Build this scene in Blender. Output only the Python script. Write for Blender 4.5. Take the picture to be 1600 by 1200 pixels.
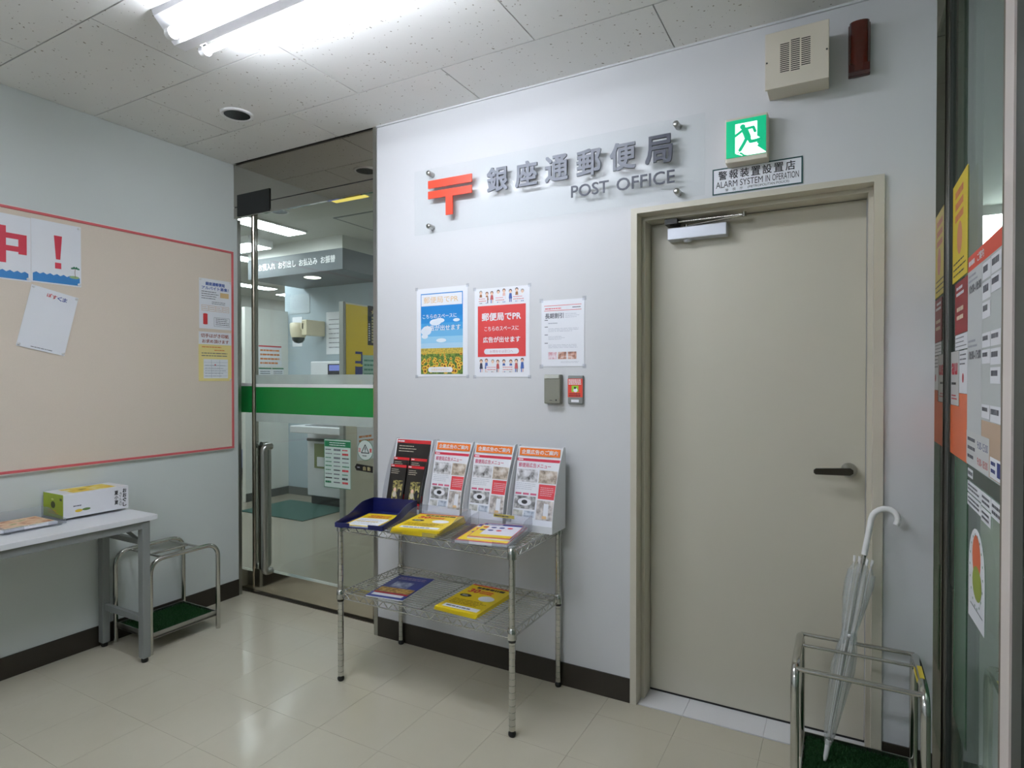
import bpy, bmesh, math, random
from mathutils import Vector, Matrix

# ------------------------------------------------------------------ scene
for o in list(bpy.data.objects): bpy.data.objects.remove(o)
scene = bpy.context.scene
C = scene.collection
rnd = random.Random(7)

# ------------------------------------------------------------------ camera
cam_d = bpy.data.cameras.new('camera'); cam = bpy.data.objects.new('camera', cam_d); C.objects.link(cam)
cam_d.sensor_width = 36.0; cam_d.lens = 941.14 / 1600 * 36
cam_d.clip_start = 0.02
cam.location = (0, 0, 1.355)
cam.rotation_euler = (math.radians(90 - 0.574), 0, math.radians(28.762))
scene.camera = cam

# ------------------------------------------------------------------ light, exposure
w = bpy.data.worlds.new('world'); scene.world = w; w.use_nodes = True
w.node_tree.nodes['Background'].inputs[0].default_value = (0.75, 0.85, 1.0, 1)
w.node_tree.nodes['Background'].inputs[1].default_value = 0.25
scene.view_settings.view_transform = 'Standard'
scene.view_settings.look = 'None'
scene.view_settings.gamma = 1.0
scene.view_settings.use_curve_mapping = False
scene.view_settings.exposure = 0.17
TUBE = 78.0          # lobby fluorescent tubes
PANEL = 20.0          # lights of the counter hall behind the glass
CORR = 36.0           # light of the corridor behind the side glass

# ------------------------------------------------------------------ materials
def lin(c):
    c = c / 255.0
    return c / 12.92 if c <= 0.04045 else ((c + 0.055) / 1.055) ** 2.4
def rgb(s): return (lin(s[0]), lin(s[1]), lin(s[2]), 1)
MATS = {}
def mat(name, col, rough=0.5, metal=0.0, var=0.03, scale=8.0, bump=0.0, bscale=60.0, spec=0.5, emit=0.0, coat=0.0, trans=0.0):
    if name in MATS: return MATS[name]
    m = bpy.data.materials.new(name); m.use_nodes = True
    nt = m.node_tree; p = nt.nodes['Principled BSDF']
    p.inputs['Roughness'].default_value = rough; p.inputs['Metallic'].default_value = metal
    p.inputs['Specular IOR Level'].default_value = spec
    p.inputs['Coat Weight'].default_value = coat
    tc = nt.nodes.new('ShaderNodeTexCoord')
    nz = nt.nodes.new('ShaderNodeTexNoise'); nz.inputs['Scale'].default_value = scale; nz.inputs['Detail'].default_value = 3
    nt.links.new(tc.outputs['Object'], nz.inputs['Vector'])
    mx = nt.nodes.new('ShaderNodeMix'); mx.data_type = 'RGBA'
    c = rgb(col)
    mx.inputs[6].default_value = tuple(max(0, v * (1 - var)) for v in c[:3]) + (1,)
    mx.inputs[7].default_value = tuple(min(1, v * (1 + var)) for v in c[:3]) + (1,)
    nt.links.new(nz.outputs['Fac'], mx.inputs[0]); nt.links.new(mx.outputs[2], p.inputs['Base Color'])
    if emit:
        p.inputs['Emission Strength'].default_value = emit; p.inputs['Emission Color'].default_value = c
    if trans: p.inputs['Transmission Weight'].default_value = trans
    if bump:
        n2 = nt.nodes.new('ShaderNodeTexNoise'); n2.inputs['Scale'].default_value = bscale; n2.inputs['Detail'].default_value = 4
        nt.links.new(tc.outputs['Object'], n2.inputs['Vector'])
        b = nt.nodes.new('ShaderNodeBump'); b.inputs['Strength'].default_value = bump; b.inputs['Distance'].default_value = 0.01
        nt.links.new(n2.outputs['Fac'], b.inputs['Height']); nt.links.new(b.outputs['Normal'], p.inputs['Normal'])
    MATS[name] = m; return m

def emitter(name, col, strength):
    m = bpy.data.materials.new(name); m.use_nodes = True; nt = m.node_tree; nt.nodes.clear()
    e = nt.nodes.new('ShaderNodeEmission'); e.inputs[0].default_value = rgb(col); e.inputs[1].default_value = strength
    o = nt.nodes.new('ShaderNodeOutputMaterial'); nt.links.new(e.outputs[0], o.inputs[0]); MATS[name] = m; return m

def glassy(name, tint, haze=0.0, haze_col=(230, 235, 235), ior=1.5, rough=0.02):
    """thin clear sheet: transparent + fresnel gloss + a little milky haze"""
    m = bpy.data.materials.new(name); m.use_nodes = True; nt = m.node_tree; nt.nodes.clear()
    t = nt.nodes.new('ShaderNodeBsdfTransparent'); t.inputs[0].default_value = rgb(tint)
    d = nt.nodes.new('ShaderNodeBsdfDiffuse'); d.inputs[0].default_value = rgb(haze_col)
    g = nt.nodes.new('ShaderNodeBsdfGlossy'); g.inputs['Roughness'].default_value = rough
    f = nt.nodes.new('ShaderNodeFresnel')
    ge = nt.nodes.new('ShaderNodeNewGeometry'); io = nt.nodes.new('ShaderNodeMapRange')   # same reflectance on both faces of the sheet
    io.inputs[3].default_value = ior; io.inputs[4].default_value = 1.0 / ior
    nt.links.new(ge.outputs['Backfacing'], io.inputs[0]); nt.links.new(io.outputs[0], f.inputs[0])
    m1 = nt.nodes.new('ShaderNodeMixShader')
    nz = nt.nodes.new('ShaderNodeTexNoise'); nz.inputs['Scale'].default_value = 6
    tc = nt.nodes.new('ShaderNodeTexCoord'); nt.links.new(tc.outputs['Object'], nz.inputs['Vector'])
    mt = nt.nodes.new('ShaderNodeMath'); mt.operation = 'MULTIPLY_ADD'
    mt.inputs[1].default_value = haze * 0.4; mt.inputs[2].default_value = haze * 0.8
    nt.links.new(nz.outputs['Fac'], mt.inputs[0]); nt.links.new(mt.outputs[0], m1.inputs[0])
    nt.links.new(t.outputs[0], m1.inputs[1]); nt.links.new(d.outputs[0], m1.inputs[2])
    m2 = nt.nodes.new('ShaderNodeMixShader'); nt.links.new(f.outputs[0], m2.inputs[0])
    nt.links.new(m1.outputs[0], m2.inputs[1]); nt.links.new(g.outputs[0], m2.inputs[2])
    o = nt.nodes.new('ShaderNodeOutputMaterial'); nt.links.new(m2.outputs[0], o.inputs[0]); MATS[name] = m; return m

def photo(name, stops, scale=30.0, detail=4.0):
    """printed photograph: blotches of a few ink colours"""
    if name in MATS: return MATS[name]
    m = mat(name, (128, 128, 128), 0.45); nt = m.node_tree; p = nt.nodes['Principled BSDF']
    tc = nt.nodes.new('ShaderNodeTexCoord'); nz = nt.nodes.new('ShaderNodeTexNoise')
    nz.inputs['Scale'].default_value = scale; nz.inputs['Detail'].default_value = detail
    nt.links.new(tc.outputs['Object'], nz.inputs['Vector'])
    r = nt.nodes.new('ShaderNodeValToRGB'); r.color_ramp.interpolation = 'LINEAR'
    n = len(stops)
    while len(r.color_ramp.elements) < n: r.color_ramp.elements.new(0.5)
    for i, s in enumerate(stops):
        r.color_ramp.elements[i].position = 0.3 + 0.4 * i / (n - 1); r.color_ramp.elements[i].color = rgb(s)
    nt.links.new(nz.outputs['Fac'], r.inputs[0]); nt.links.new(r.outputs[0], p.inputs['Base Color']); return m

def ink(name, col): return mat('ink_' + name, col, 0.5, var=0.02)

wall_white = mat('white_wall_paint', (212, 213, 215), 0.6, var=0.015, scale=3, bump=0.04, bscale=300)
wall_left_m = mat('pale_grey_wall_paint', (213, 219, 217), 0.6, var=0.015, scale=3, bump=0.04, bscale=300)
paint_grey = mat('hall_wall_paint', (206, 206, 200), 0.6, var=0.02)
hall_blue = mat('hall_blue_grey_panel', (176, 190, 198), 0.5, var=0.02)
base_brown = mat('dark_brown_vinyl', (44, 38, 30), 0.45, var=0.08)
door_cream = mat('cream_door_paint', (196, 192, 176), 0.42, var=0.015, scale=2, bump=0.02, bscale=200)
frame_cream = mat('cream_frame_paint', (202, 197, 181), 0.4, var=0.015)
white_tile = mat('white_sill_tile', (226, 226, 228), 0.35, var=0.02)
steel = mat('polished_steel', (190, 188, 182), 0.1, 1.0, var=0.03)
rail_steel = mat('rail_steel', (214, 208, 196), 0.12, 1.0, var=0.02)
mirror_steel = mat('mirror_steel', (172, 168, 160), 0.03, 1.0, var=0.01)
brushed = mat('brushed_steel', (176, 176, 172), 0.28, 1.0, var=0.06, scale=40)
chrome = mat('chrome_wire', (200, 200, 196), 0.16, 1.0, var=0.04, scale=20)
black_pl = mat('black_plastic', (16, 16, 16), 0.4, var=0.1)
black_gloss = mat('black_gloss', (8, 9, 9), 0.08, var=0.1)
dark_gasket = mat('dark_gasket', (56, 60, 56), 0.4, var=0.1)
grey_paint = mat('grey_painted_steel', (132, 136, 134), 0.4, var=0.03)
white_lam = mat('white_laminate', (226, 228, 232), 0.4, var=0.01)
alu_paint = mat('silver_paint', (196, 200, 208), 0.4, 0.3, var=0.02)
paper = mat('white_paper', (236, 238, 244), 0.55, var=0.008)
beige_steel = mat('beige_enamel', (216, 208, 192), 0.4, var=0.015)
dark_slot = mat('dark_slot', (38, 30, 24), 0.7)
navy_pl = mat('navy_plastic', (22, 28, 84), 0.3, var=0.04)
fabric = mat('beige_board_cloth', (224, 211, 196), 0.85, var=0.035, scale=220, bump=0.15, bscale=500)
red_trim = mat('red_board_edge', (206, 96, 100), 0.45, var=0.03)
white_pl = mat('white_plastic', (236, 236, 236), 0.35, var=0.01)
glass = glassy('door_glass', (236, 242, 238), 0.02, (200, 210, 205), 1.38)
side_glass = glassy('side_glass', (226, 236, 230), 0.05, (170, 190, 178), 1.45)
acrylic = glassy('clear_acrylic', (253, 254, 254), 0.015, (245, 247, 250), 1.16, 0.12)
tray_clear = glassy('clear_tray_plastic', (244, 245, 247), 0.06, (232, 235, 240), 1.45, 0.08)
vinyl = glassy('clear_umbrella_vinyl', (244, 246, 246), 0.20, (244, 246, 248), 1.4, 0.12)
frost = glassy('frosted_film', (225, 235, 230), 0.45, (225, 232, 228), 1.3, 0.3)
tape = glassy('clear_tape', (248, 249, 251), 0.05, (232, 235, 240), 1.2, 0.25)

def turf_mat():
    m = mat('green_turf', (20, 78, 30), 0.85, var=0.5, scale=260, bump=0.8, bscale=400); return m
turf = turf_mat()

def floor_mat():
    m = mat('cream_vinyl_tile', (200, 196, 182), 0.16, var=0.05, scale=5)
    nt = m.node_tree; p = nt.nodes['Principled BSDF']; tc = nt.nodes.new('ShaderNodeTexCoord')
    g = nt.nodes.new('ShaderNodeNewGeometry')
    n = nt.nodes.new('ShaderNodeTexNoise'); n.inputs['Scale'].default_value = 14; n.inputs['Detail'].default_value = 2
    n.inputs['Distortion'].default_value = 0.6
    nt.links.new(g.outputs['Position'], n.inputs['Vector'])
    b = nt.nodes.new('ShaderNodeBump'); b.inputs['Strength'].default_value = 0.06; b.inputs['Distance'].default_value = 0.012
    nt.links.new(n.outputs['Fac'], b.inputs['Height']); nt.links.new(b.outputs['Normal'], p.inputs['Normal'])
    # fine streaks and scuffs in the colour and the gloss
    n2 = nt.nodes.new('ShaderNodeTexNoise'); n2.inputs['Scale'].default_value = 2.2; n2.inputs['Detail'].default_value = 6
    nt.links.new(g.outputs['Position'], n2.inputs['Vector'])
    mr = nt.nodes.new('ShaderNodeMapRange'); mr.inputs[3].default_value = 0.06; mr.inputs[4].default_value = 0.20
    nt.links.new(n2.outputs['Fac'], mr.inputs[0]); nt.links.new(mr.outputs[0], p.inputs['Roughness'])
    mx = next(x for x in nt.nodes if x.type == 'MIX')
    mx.inputs[6].default_value = rgb((186, 180, 160)); mx.inputs[7].default_value = rgb((200, 195, 178))
    nt.links.new(n2.outputs['Fac'], mx.inputs[0])
    return m
floor_m = floor_mat()

def ceil_mat():
    m = mat('rockwool_ceiling_tile', (232, 232, 229), 0.9, var=0.02)
    nt = m.node_tree; p = nt.nodes['Principled BSDF']
    g = nt.nodes.new('ShaderNodeNewGeometry')
    v = nt.nodes.new('ShaderNodeTexVoronoi'); v.inputs['Scale'].default_value = 62
    nz = nt.nodes.new('ShaderNodeTexNoise'); nz.inputs['Scale'].default_value = 55
    mixv = nt.nodes.new('ShaderNodeMix'); mixv.data_type = 'RGBA'; mixv.inputs[0].default_value = 0.02
    nt.links.new(g.outputs['Position'], mixv.inputs[6]); nt.links.new(nz.outputs['Color'], mixv.inputs[7])
    nt.links.new(g.outputs['Position'], nz.inputs['Vector'])
    nt.links.new(mixv.outputs[2], v.inputs['Vector'])
    sep = nt.nodes.new('ShaderNodeSeparateColor'); nt.links.new(v.outputs['Color'], sep.inputs[0])
    rad = nt.nodes.new('ShaderNodeMath'); rad.operation = 'MULTIPLY_ADD'; rad.inputs[1].default_value = 0.44; rad.inputs[2].default_value = -0.21
    nt.links.new(sep.outputs[0], rad.inputs[0])
    lt = nt.nodes.new('ShaderNodeMath'); lt.operation = 'LESS_THAN'
    nt.links.new(v.outputs['Distance'], lt.inputs[0]); nt.links.new(rad.outputs[0], lt.inputs[1])
    mx = nt.nodes.new('ShaderNodeMix'); mx.data_type = 'RGBA'
    old = next(x for x in nt.nodes if x.type == 'MIX' and x is not mixv and x is not mx)
    nt.links.new(lt.outputs[0], mx.inputs[0]); nt.links.new(old.outputs[2], mx.inputs[6]); mx.inputs[7].default_value = rgb((150, 143, 132))
    nt.links.new(mx.outputs[2], p.inputs['Base Color'])
    b = nt.nodes.new('ShaderNodeBump'); b.invert = True; b.inputs['Strength'].default_value = 0.5; b.inputs['Distance'].default_value = 0.003
    nt.links.new(lt.outputs[0], b.inputs['Height']); nt.links.new(b.outputs['Normal'], p.inputs['Normal'])
    return m
ceil_m = ceil_mat()

def terrazzo_mat():
    m = mat('hall_stone_floor', (160, 152, 136), 0.2, var=0.45, scale=150)
    return m
terrazzo = terrazzo_mat()

# ------------------------------------------------------------------ mesh builder
WL = {}
def frame(o, u, v):
    u = Vector(u).normalized(); v = Vector(v).normalized(); n = u.cross(v)
    return Matrix(((u.x, v.x, n.x, o[0]), (u.y, v.y, n.y, o[1]), (u.z, v.z, n.z, o[2]), (0, 0, 0, 1)))
def on_back(x, z, d=0.0): return frame((x, 2.431 - d, z), (1, 0, 0), (0, 0, 1))
def on_left(y, z, d=0.0): return frame((-3.30 + d, y, z), (0, 1, 0), (0, 0, 1))
def on_side(y, z, d=0.0): return frame((0.31 - d, y, z), (0, -1, 0), (0, 0, 1))
def flat(x, y, z, deg): return frame((x, y, z), (math.cos(math.radians(deg)), math.sin(math.radians(deg)), 0), (-math.sin(math.radians(deg)), math.cos(math.radians(deg)), 0))

TXT = {}
def glyphs(s, bold):
    k = (s, bold)
    if k not in TXT:
        cu = bpy.data.curves.new('t', 'FONT'); cu.body = s; cu.size = 1.0; cu.resolution_u = 3
        cu.fill_mode = 'FRONT'
        ob = bpy.data.objects.new('t', cu); C.objects.link(ob)
        me = bpy.data.meshes.new_from_object(ob)
        vs = [tuple(v.co) for v in me.vertices]; fs = [tuple(p.vertices) for p in me.polygons]
        bpy.data.objects.remove(ob); bpy.data.curves.remove(cu); bpy.data.meshes.remove(me)
        if bold:     # heavier strokes: the outline laid over itself, shifted a little each way
            V0, F0 = vs, fs; vs = []; fs = []
            for q, (dx, dy) in enumerate(((-1, -1), (1, -1), (-1, 1), (1, 1))):
                b = len(vs); vs += [(p[0] + dx * bold * 0.8, p[1] + dy * bold * 0.8, q * 0.00012) for p in V0]; fs += [tuple(b + i for i in f) for f in F0]
        TXT[k] = (vs, fs)
    return TXT[k]

class MB:
    def __init__(s, M=None): s.v = []; s.f = []; s.m = []; s.sm = []; s.M = M or Matrix.Identity(4); s.mats = []
    def mi(s, m):
        if m not in s.mats: s.mats.append(m)
        return s.mats.index(m)
    def add(s, vs, fs, m, smooth=False):
        b = len(s.v); k = s.mi(m)
        s.v += [tuple(s.M @ Vector(p)) for p in vs]
        for f in fs: s.f.append(tuple(b + i for i in f)); s.m.append(k); s.sm.append(smooth)
        return s
    def box(s, x0, x1, y0, y1, z0, z1, m, bev=0.0):
        if bev:
            bm = bmesh.new(); bmesh.ops.create_cube(bm, size=1)
            for v in bm.verts: v.co = Vector(((x0 + x1) / 2 + v.co.x * (x1 - x0), (y0 + y1) / 2 + v.co.y * (y1 - y0), (z0 + z1) / 2 + v.co.z * (z1 - z0)))
            bmesh.ops.bevel(bm, geom=bm.edges[:], offset=bev, segments=2, affect='EDGES', profile=0.5)
            bm.verts.index_update()
            s.add([tuple(v.co) for v in bm.verts], [tuple(v.index for v in f.verts) for f in bm.faces], m); bm.free(); return s
        V = [(x0, y0, z0), (x1, y0, z0), (x1, y1, z0), (x0, y1, z0), (x0, y0, z1), (x1, y0, z1), (x1, y1, z1), (x0, y1, z1)]
        return s.add(V, [(0, 3, 2, 1), (4, 5, 6, 7), (0, 1, 5, 4), (1, 2, 6, 5), (2, 3, 7, 6), (3, 0, 4, 7)], m)
    def quad(s, u0, u1, v0, v1, n, m): n = s.nz(n); return s.add([(u0, v0, n), (u1, v0, n), (u1, v1, n), (u0, v1, n)], [(0, 1, 2, 3)], m)
    def nz(s, n): s.k = getattr(s, 'k', 0) + 1; return n + s.k * 3e-6      # every piece of print a hair above the last
    def poly(s, pts, n, m): n = s.nz(n); return s.add([(p[0], p[1], n) for p in pts], [tuple(range(len(pts)))], m)
    def ell(s, cu, cv, ru, rv, n, m, seg=16): return s.poly([(cu + ru * math.cos(2 * math.pi * i / seg), cv + rv * math.sin(2 * math.pi * i / seg)) for i in range(seg)], n, m)
    def prism(s, pts, n0, n1, m, smooth=False):
        k = len(pts)
        area = sum(pts[i][0] * pts[(i + 1) % k][1] - pts[(i + 1) % k][0] * pts[i][1] for i in range(k))
        if area < 0: pts = pts[::-1]
        V = [(p[0], p[1], n0) for p in pts] + [(p[0], p[1], n1) for p in pts]
        s.add(V, [tuple(range(k))[::-1], tuple(range(k, 2 * k))], m)
        s.add(V, [(i, (i + 1) % k, k + (i + 1) % k, k + i) for i in range(k)], m, smooth); return s
    def stroke(s, pts, wd, n, m):
        for a, b in zip(pts, pts[1:]):
            d = Vector((b[0] - a[0], b[1] - a[1])).normalized(); q = Vector((-d.y, d.x)) * wd / 2
            s.poly([(a[0] - q.x, a[1] - q.y), (b[0] - q.x, b[1] - q.y), (b[0] + q.x, b[1] + q.y), (a[0] + q.x, a[1] + q.y)], n, m)
        for p in pts: s.ell(p[0], p[1], wd / 2, wd / 2, n, m, 10)
        return s
    def tube(s, pts, r, m, seg=10, caps=True, taper=None):
        P = [Vector(p) for p in pts]; n = len(P); V = []; up = None
        for i in range(n):
            t = (P[min(i + 1, n - 1)] - P[max(i - 1, 0)]).normalized()
            if up is None:
                a = Vector((0, 0, 1)) if abs(t.z) < 0.9 else Vector((1, 0, 0)); up = (a - t * a.dot(t)).normalized()
            else: up = (up - t * up.dot(t)).normalized()
            q = t.cross(up); rr = taper[i] if taper else r
            for j in range(seg):
                a = 2 * math.pi * j / seg; V.append(tuple(P[i] + (up * math.cos(a) + q * math.sin(a)) * rr))
        F = [(i * seg + j, i * seg + (j + 1) % seg, (i + 1) * seg + (j + 1) % seg, (i + 1) * seg + j) for i in range(n - 1) for j in range(seg)]
        s.add(V, F, m, True)
        if caps: s.add(V[:seg], [tuple(range(seg))[::-1]], m); s.add(V[-seg:], [tuple(range(seg))], m)
        return s
    def lathe(s, prof, c, m, seg=28, axis='z'):
        V = []
        for r, h in prof:
            for j in range(seg):
                a = 2 * math.pi * j / seg; x, y = r * math.cos(a), r * math.sin(a)
                V.append((c[0] + x, c[1] + y, c[2] + h) if axis == 'z' else ((c[0] + x, c[1] - h, c[2] + y) if axis == 'y' else (c[0] + h, c[1] + x, c[2] + y)))
        n = len(prof)
        s.add(V, [(i * seg + j, i * seg + (j + 1) % seg, (i + 1) * seg + (j + 1) % seg, (i + 1) * seg + j) for i in range(n - 1) for j in range(seg)], m, True)
        if prof[0][0] > 1e-5: s.add(V[:seg], [tuple(range(seg))[::-1]], m)
        if prof[-1][0] > 1e-5: s.add(V[-seg:], [tuple(range(seg))], m)
        return s
    def text(s, t, u0, u1, v0, v1, n, m, bold=0.0, fit=True, depth=0.0):
        vs, fs = glyphs(t, bold)
        if not vs: return s
        a0 = min(p[0] for p in vs); a1 = max(p[0] for p in vs); b0 = min(p[1] for p in vs); b1 = max(p[1] for p in vs)
        sx = (u1 - u0) / max(a1 - a0, 1e-6); sy = (v1 - v0) / max(b1 - b0, 1e-6)
        V = [(u0 + (p[0] - a0) * sx, v0 + (p[1] - b0) * sy, n + p[2]) for p in vs]
        s.add(V, fs, m)
        if depth:   # side walls of raised letters
            cnt = {}
            for f in fs:
                for i in range(len(f)):
                    e = (f[i], f[(i + 1) % len(f)]); cnt[e] = 1
            F = []; B = [(p[0], p[1], n - depth) for p in V]; k = len(V)
            for (a, b) in cnt:
                if (b, a) not in cnt: F.append((b, a, k + a, k + b))
            s.add(V + B, F, m)
        return s
    def vtext(s, t, u0, u1, v0, v1, n, m, bold=0.0):
        h = (v1 - v0) / len(t)
        for i, ch in enumerate(t): s.text(ch, u0, u1, v1 - (i + 0.94) * h, v1 - (i + 0.06) * h, n, m, bold)
        return s
    def bars(s, u0, u1, v0, v1, rows, n, m, fill=0.45, seed=1, words=True):
        """lines of print too small to read"""
        r = random.Random(seed); h = (v1 - v0) / rows
        for i in range(rows):
            v = v1 - (i + 0.5) * h; u = u0; e = u1 - r.random() * 0.25 * (u1 - u0)
            while u < e:
                l = (u1 - u0) * (r.uniform(0.05, 0.2) if words else 1.0)
                s.quad(u, min(u + l, e), v - h * fill / 2, v + h * fill / 2, n, m); u += l + (u1 - u0) * 0.02
        return s
    def mesh(s, name, off):
        me = bpy.data.meshes.new(name)
        me.from_pydata([(p[0] - off[0], p[1] - off[1], p[2] - off[2]) for p in s.v], [], s.f)
        for m in s.mats: me.materials.append(m)
        me.polygons.foreach_set('material_index', s.m); me.polygons.foreach_set('use_smooth', s.sm); me.update(); return me
    def build(s, name, parent=None):
        xs = [p[0] for p in s.v]; ys = [p[1] for p in s.v]; zs = [p[2] for p in s.v]
        off = Vector(((min(xs) + max(xs)) / 2, (min(ys) + max(ys)) / 2, min(zs)))
        o = bpy.data.objects.new(name, s.mesh(name, off)); C.objects.link(o)
        WL[o.name] = off
        if parent is not None: o.parent = parent; o.location = off - WL[parent.name]
        else: o.location = off
        return o

def tag(o, label, cat=None, group=None, kind=None):
    o['label'] = label
    if cat: o['category'] = cat
    if group: o['group'] = group
    if kind: o['kind'] = kind
    return o
def thing(name, label, cat, loc, group=None, kind=None):
    o = bpy.data.objects.new(name, None); o.empty_display_size = 0.1; C.objects.link(o); o.location = loc; WL[o.name] = Vector(loc)
    return tag(o, label, cat, group, kind)
def struct(name, mb, label, cat=None): return tag(mb.build(name), label, cat, kind='structure')
def instance(src, loc_world, parent, name=None):
    c = src.copy(); C.objects.link(c); WL[c.name] = Vector(loc_world)
    c.parent = parent; c.location = Vector(loc_world) - WL[parent.name]; return c
def fillet(pts, r, n=6):
    P = [Vector(p) for p in pts]; out = [P[0]]
    for i in range(1, len(P) - 1):
        a = (P[i - 1] - P[i]); b = (P[i + 1] - P[i]); rr = min(r, a.length * 0.49, b.length * 0.49)
        p0 = P[i] + a.normalized() * rr; p1 = P[i] + b.normalized() * rr
        for k in range(n + 1):
            t = k / n; out.append(p0 * (1 - t) ** 2 + P[i] * 2 * t * (1 - t) + p1 * t ** 2)
    out.append(P[-1]); return out

# ================================================================== THE SETTING
HC = 2.668; D = 2.431; XL = -3.30; YF = -1.9
# ---- lobby floor: backing slab and single vinyl tiles
fb = MB(); fb.box(-3.7, 0.40, YF, 2.62, -0.06, -0.004, mat('floor_joint', (170, 163, 145), 0.5))
floor = struct('floor', fb, 'cream vinyl tile floor of the lobby', 'floor')
T = 0.304; cache = {}
xs = [-3.60] + [-0.255 + T * k for k in range(-10, 2)] + [0.36]
ys = [YF] + [2.28 - T * k for k in range(7, -1, -1)] + [2.431]
def plate(x0, x1, y0, y1, z0, z1, m, g, name, parent):
    k = (name, round(x1 - x0, 3), round(y1 - y0, 3)); ctr = ((x0 + x1) / 2, (y0 + y1) / 2, z0)
    if k in cache: return instance(cache[k], ctr, parent)
    o = MB().box(x0 + g, x1 - g, y0 + g, y1 - g, z0, z1, m).build(name, parent); cache[k] = o; return o
for j in range(len(ys) - 1):
    for i in range(len(xs) - 1):
        plate(xs[i], xs[i + 1], ys[j], ys[j + 1], -0.004, 0.0, floor_m, 0.0004, 'floor_tile', floor)
# strip of tiles in the glass door recess
for i in range(len(xs) - 1):
    if xs[i] < -2.16: plate(xs[i], min(xs[i + 1], -2.16), 2.431, 2.60, -0.004, 0.0, floor_m, 0.0004, 'floor_tile', floor)

# ---- lobby ceiling: slab and single rock-wool tiles
cb = MB(); cb.box(-3.6, 0.42, YF, 2.62, HC + 0.012, HC + 0.08, mat('ceiling_joint', (86, 84, 80), 0.9))
ceiling = struct('ceiling', cb, 'tiled ceiling of the lobby with pitted white tiles', 'ceiling')
yr = [D, 2.107, 1.652, 1.197, 0.742, 0.287, -0.168, -0.623, -1.078, YF]
for r in range(len(yr) - 1):
    first = -3.30; off = -2.412 if r % 2 == 0 else -1.966
    cuts = [first] + [c for c in [off + 0.91 * k for k in range(-2, 5)] if first + 0.05 < c < 0.30] + [0.36]
    for a, b in zip(cuts, cuts[1:]):
        plate(a, b, yr[r + 1], yr[r], HC, HC + 0.013, ceil_m, 0.0025, 'ceiling_tile', ceiling)

# ---- walls
wl = MB(); wl.box(-3.42, XL, YF, 2.465, 0, HC + 0.05, wall_left_m); wl.box(-3.60, -3.42, 2.445, 2.465, 0, HC + 0.05, wall_left_m)
struct('wall_left', wl, 'pale grey side wall behind the noticeboard', 'wall')
wb = MB()
wb.box(-2.138, -0.769, D, 2.61, 0, HC + 0.05, wall_white); wb.box(0.123, 0.268, D, 2.61, 0, HC + 0.05, wall_white)
wb.box(-0.769, 0.123, D, 2.61, 2.052, HC + 0.05, wall_white)
struct('wall_back', wb, 'white end wall around the cream door', 'wall')
wf = MB(); wf.box(-3.6, 1.9, YF - 0.1, YF, 0, HC + 0.05, wall_white)
struct('wall_front', wf, 'white wall behind the viewer', 'wall')
mo = MB(); mo.box(-2.138, 0.268, D - 0.008, D, HC - 0.008, HC, wall_white)
struct('trim_1', mo, 'thin white moulding between ceiling and end wall', 'trim')
b1 = MB(); b1.box(-2.136, -0.772, D - 0.007, D, 0, 0.10, base_brown)
struct('baseboard_back', b1, 'dark brown baseboard below the wire rack', 'baseboard')
b2 = MB(); b2.box(0.126, 0.268, D - 0.007, D, 0, 0.10, base_brown)
struct('baseboard_right', b2, 'short dark baseboard behind the umbrella stand', 'baseboard')
b3 = MB(); b3.box(XL, XL + 0.007, YF, 2.463, 0, 0.10, base_brown)
struct('baseboard_left', b3, 'dark brown baseboard along the noticeboard wall', 'baseboard')
e1 = MB(); e1.box(XL - 0.12, XL + 0.004, 2.465, 2.487, 0, 2.335, brushed)
struct('trim_2', e1, 'steel edge strip at the end of the noticeboard wall', 'trim')
e2 = MB(); e2.box(-2.162, -2.138, D - 0.006, 2.61, 0, HC, brushed)
struct('trim_3', e2, 'steel edge strip between glass door and white wall', 'trim')

# ---- mirror-steel header above the glass door
hd = thing('trim_4', 'mirror polished steel header above the glass door', 'header', (-2.73, 2.5, 2.40), kind='structure')
MB().box(XL, -2.163, D + 0.012, 2.46, 2.408, HC, mirror_steel).build('header_panel', hd)
MB().box(XL, -2.163, D + 0.012, 2.46, 2.338, 2.402, mirror_steel).build('header_rail', hd)
MB().box(XL, -2.163, D + 0.016, 2.456, 2.402, 2.408, black_pl).build('shadow_gap', hd)
p = MB(); p.box(-3.262, -2.972, D + 0.006, D + 0.0118, 2.345, 2.476, black_gloss)  # black plate stands in for a dark reflection in the polished header
tag(p.build('dark_reflection', hd), 'glossy black plate standing in for a dark reflection')
MB().box(-3.60, -2.163, 2.555, 2.60, 2.42, HC, mat('header_back', (120, 122, 118), 0.5)).build('glass_channel', hd)

# ---- fixed pane and glass door
wd = thing('window_1', 'narrow fixed glass pane left of the glass door', 'window', (-3.43, 2.57, 0), kind='structure')
MB().box(-3.60, -3.284, 2.566, 2.576, 0.125, 2.42, glass).build('pane', wd)
MB().box(-3.60, -3.284, 2.555, 2.587, 0.0, 0.125, rail_steel).build('bottom_rail', wd)
MB().box(-3.286, -3.279, 2.556, 2.586, 0.0, 2.42, rail_steel).build('edge_post', wd)
green = mat('green_film', (14, 128, 54), 0.35, var=0.03)
g = MB(); g.box(-3.60, -3.288, 2.5645, 2.5655, 1.135, 1.303, green); g.box(-3.60, -3.288, 2.5640, 2.5645, 1.303, 1.322, white_pl)
g.build('green_stripe', wd)
dr = thing('door_2', 'frameless glass door with a green stripe and steel pull handle', 'door', (-2.76, 2.57, 0), kind='structure')
MB().box(-3.262, -2.284, 2.565, 2.577, 0.145, 2.42, glass).build('pane', dr)
MB().box(-3.262, -2.284, 2.552, 2.590, 0.010, 0.148, rail_steel).build('bottom_rail', dr)
MB().box(-3.264, -3.256, 2.560, 2.582, 0.148, 2.42, steel).build('edge_strip', dr)
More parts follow.
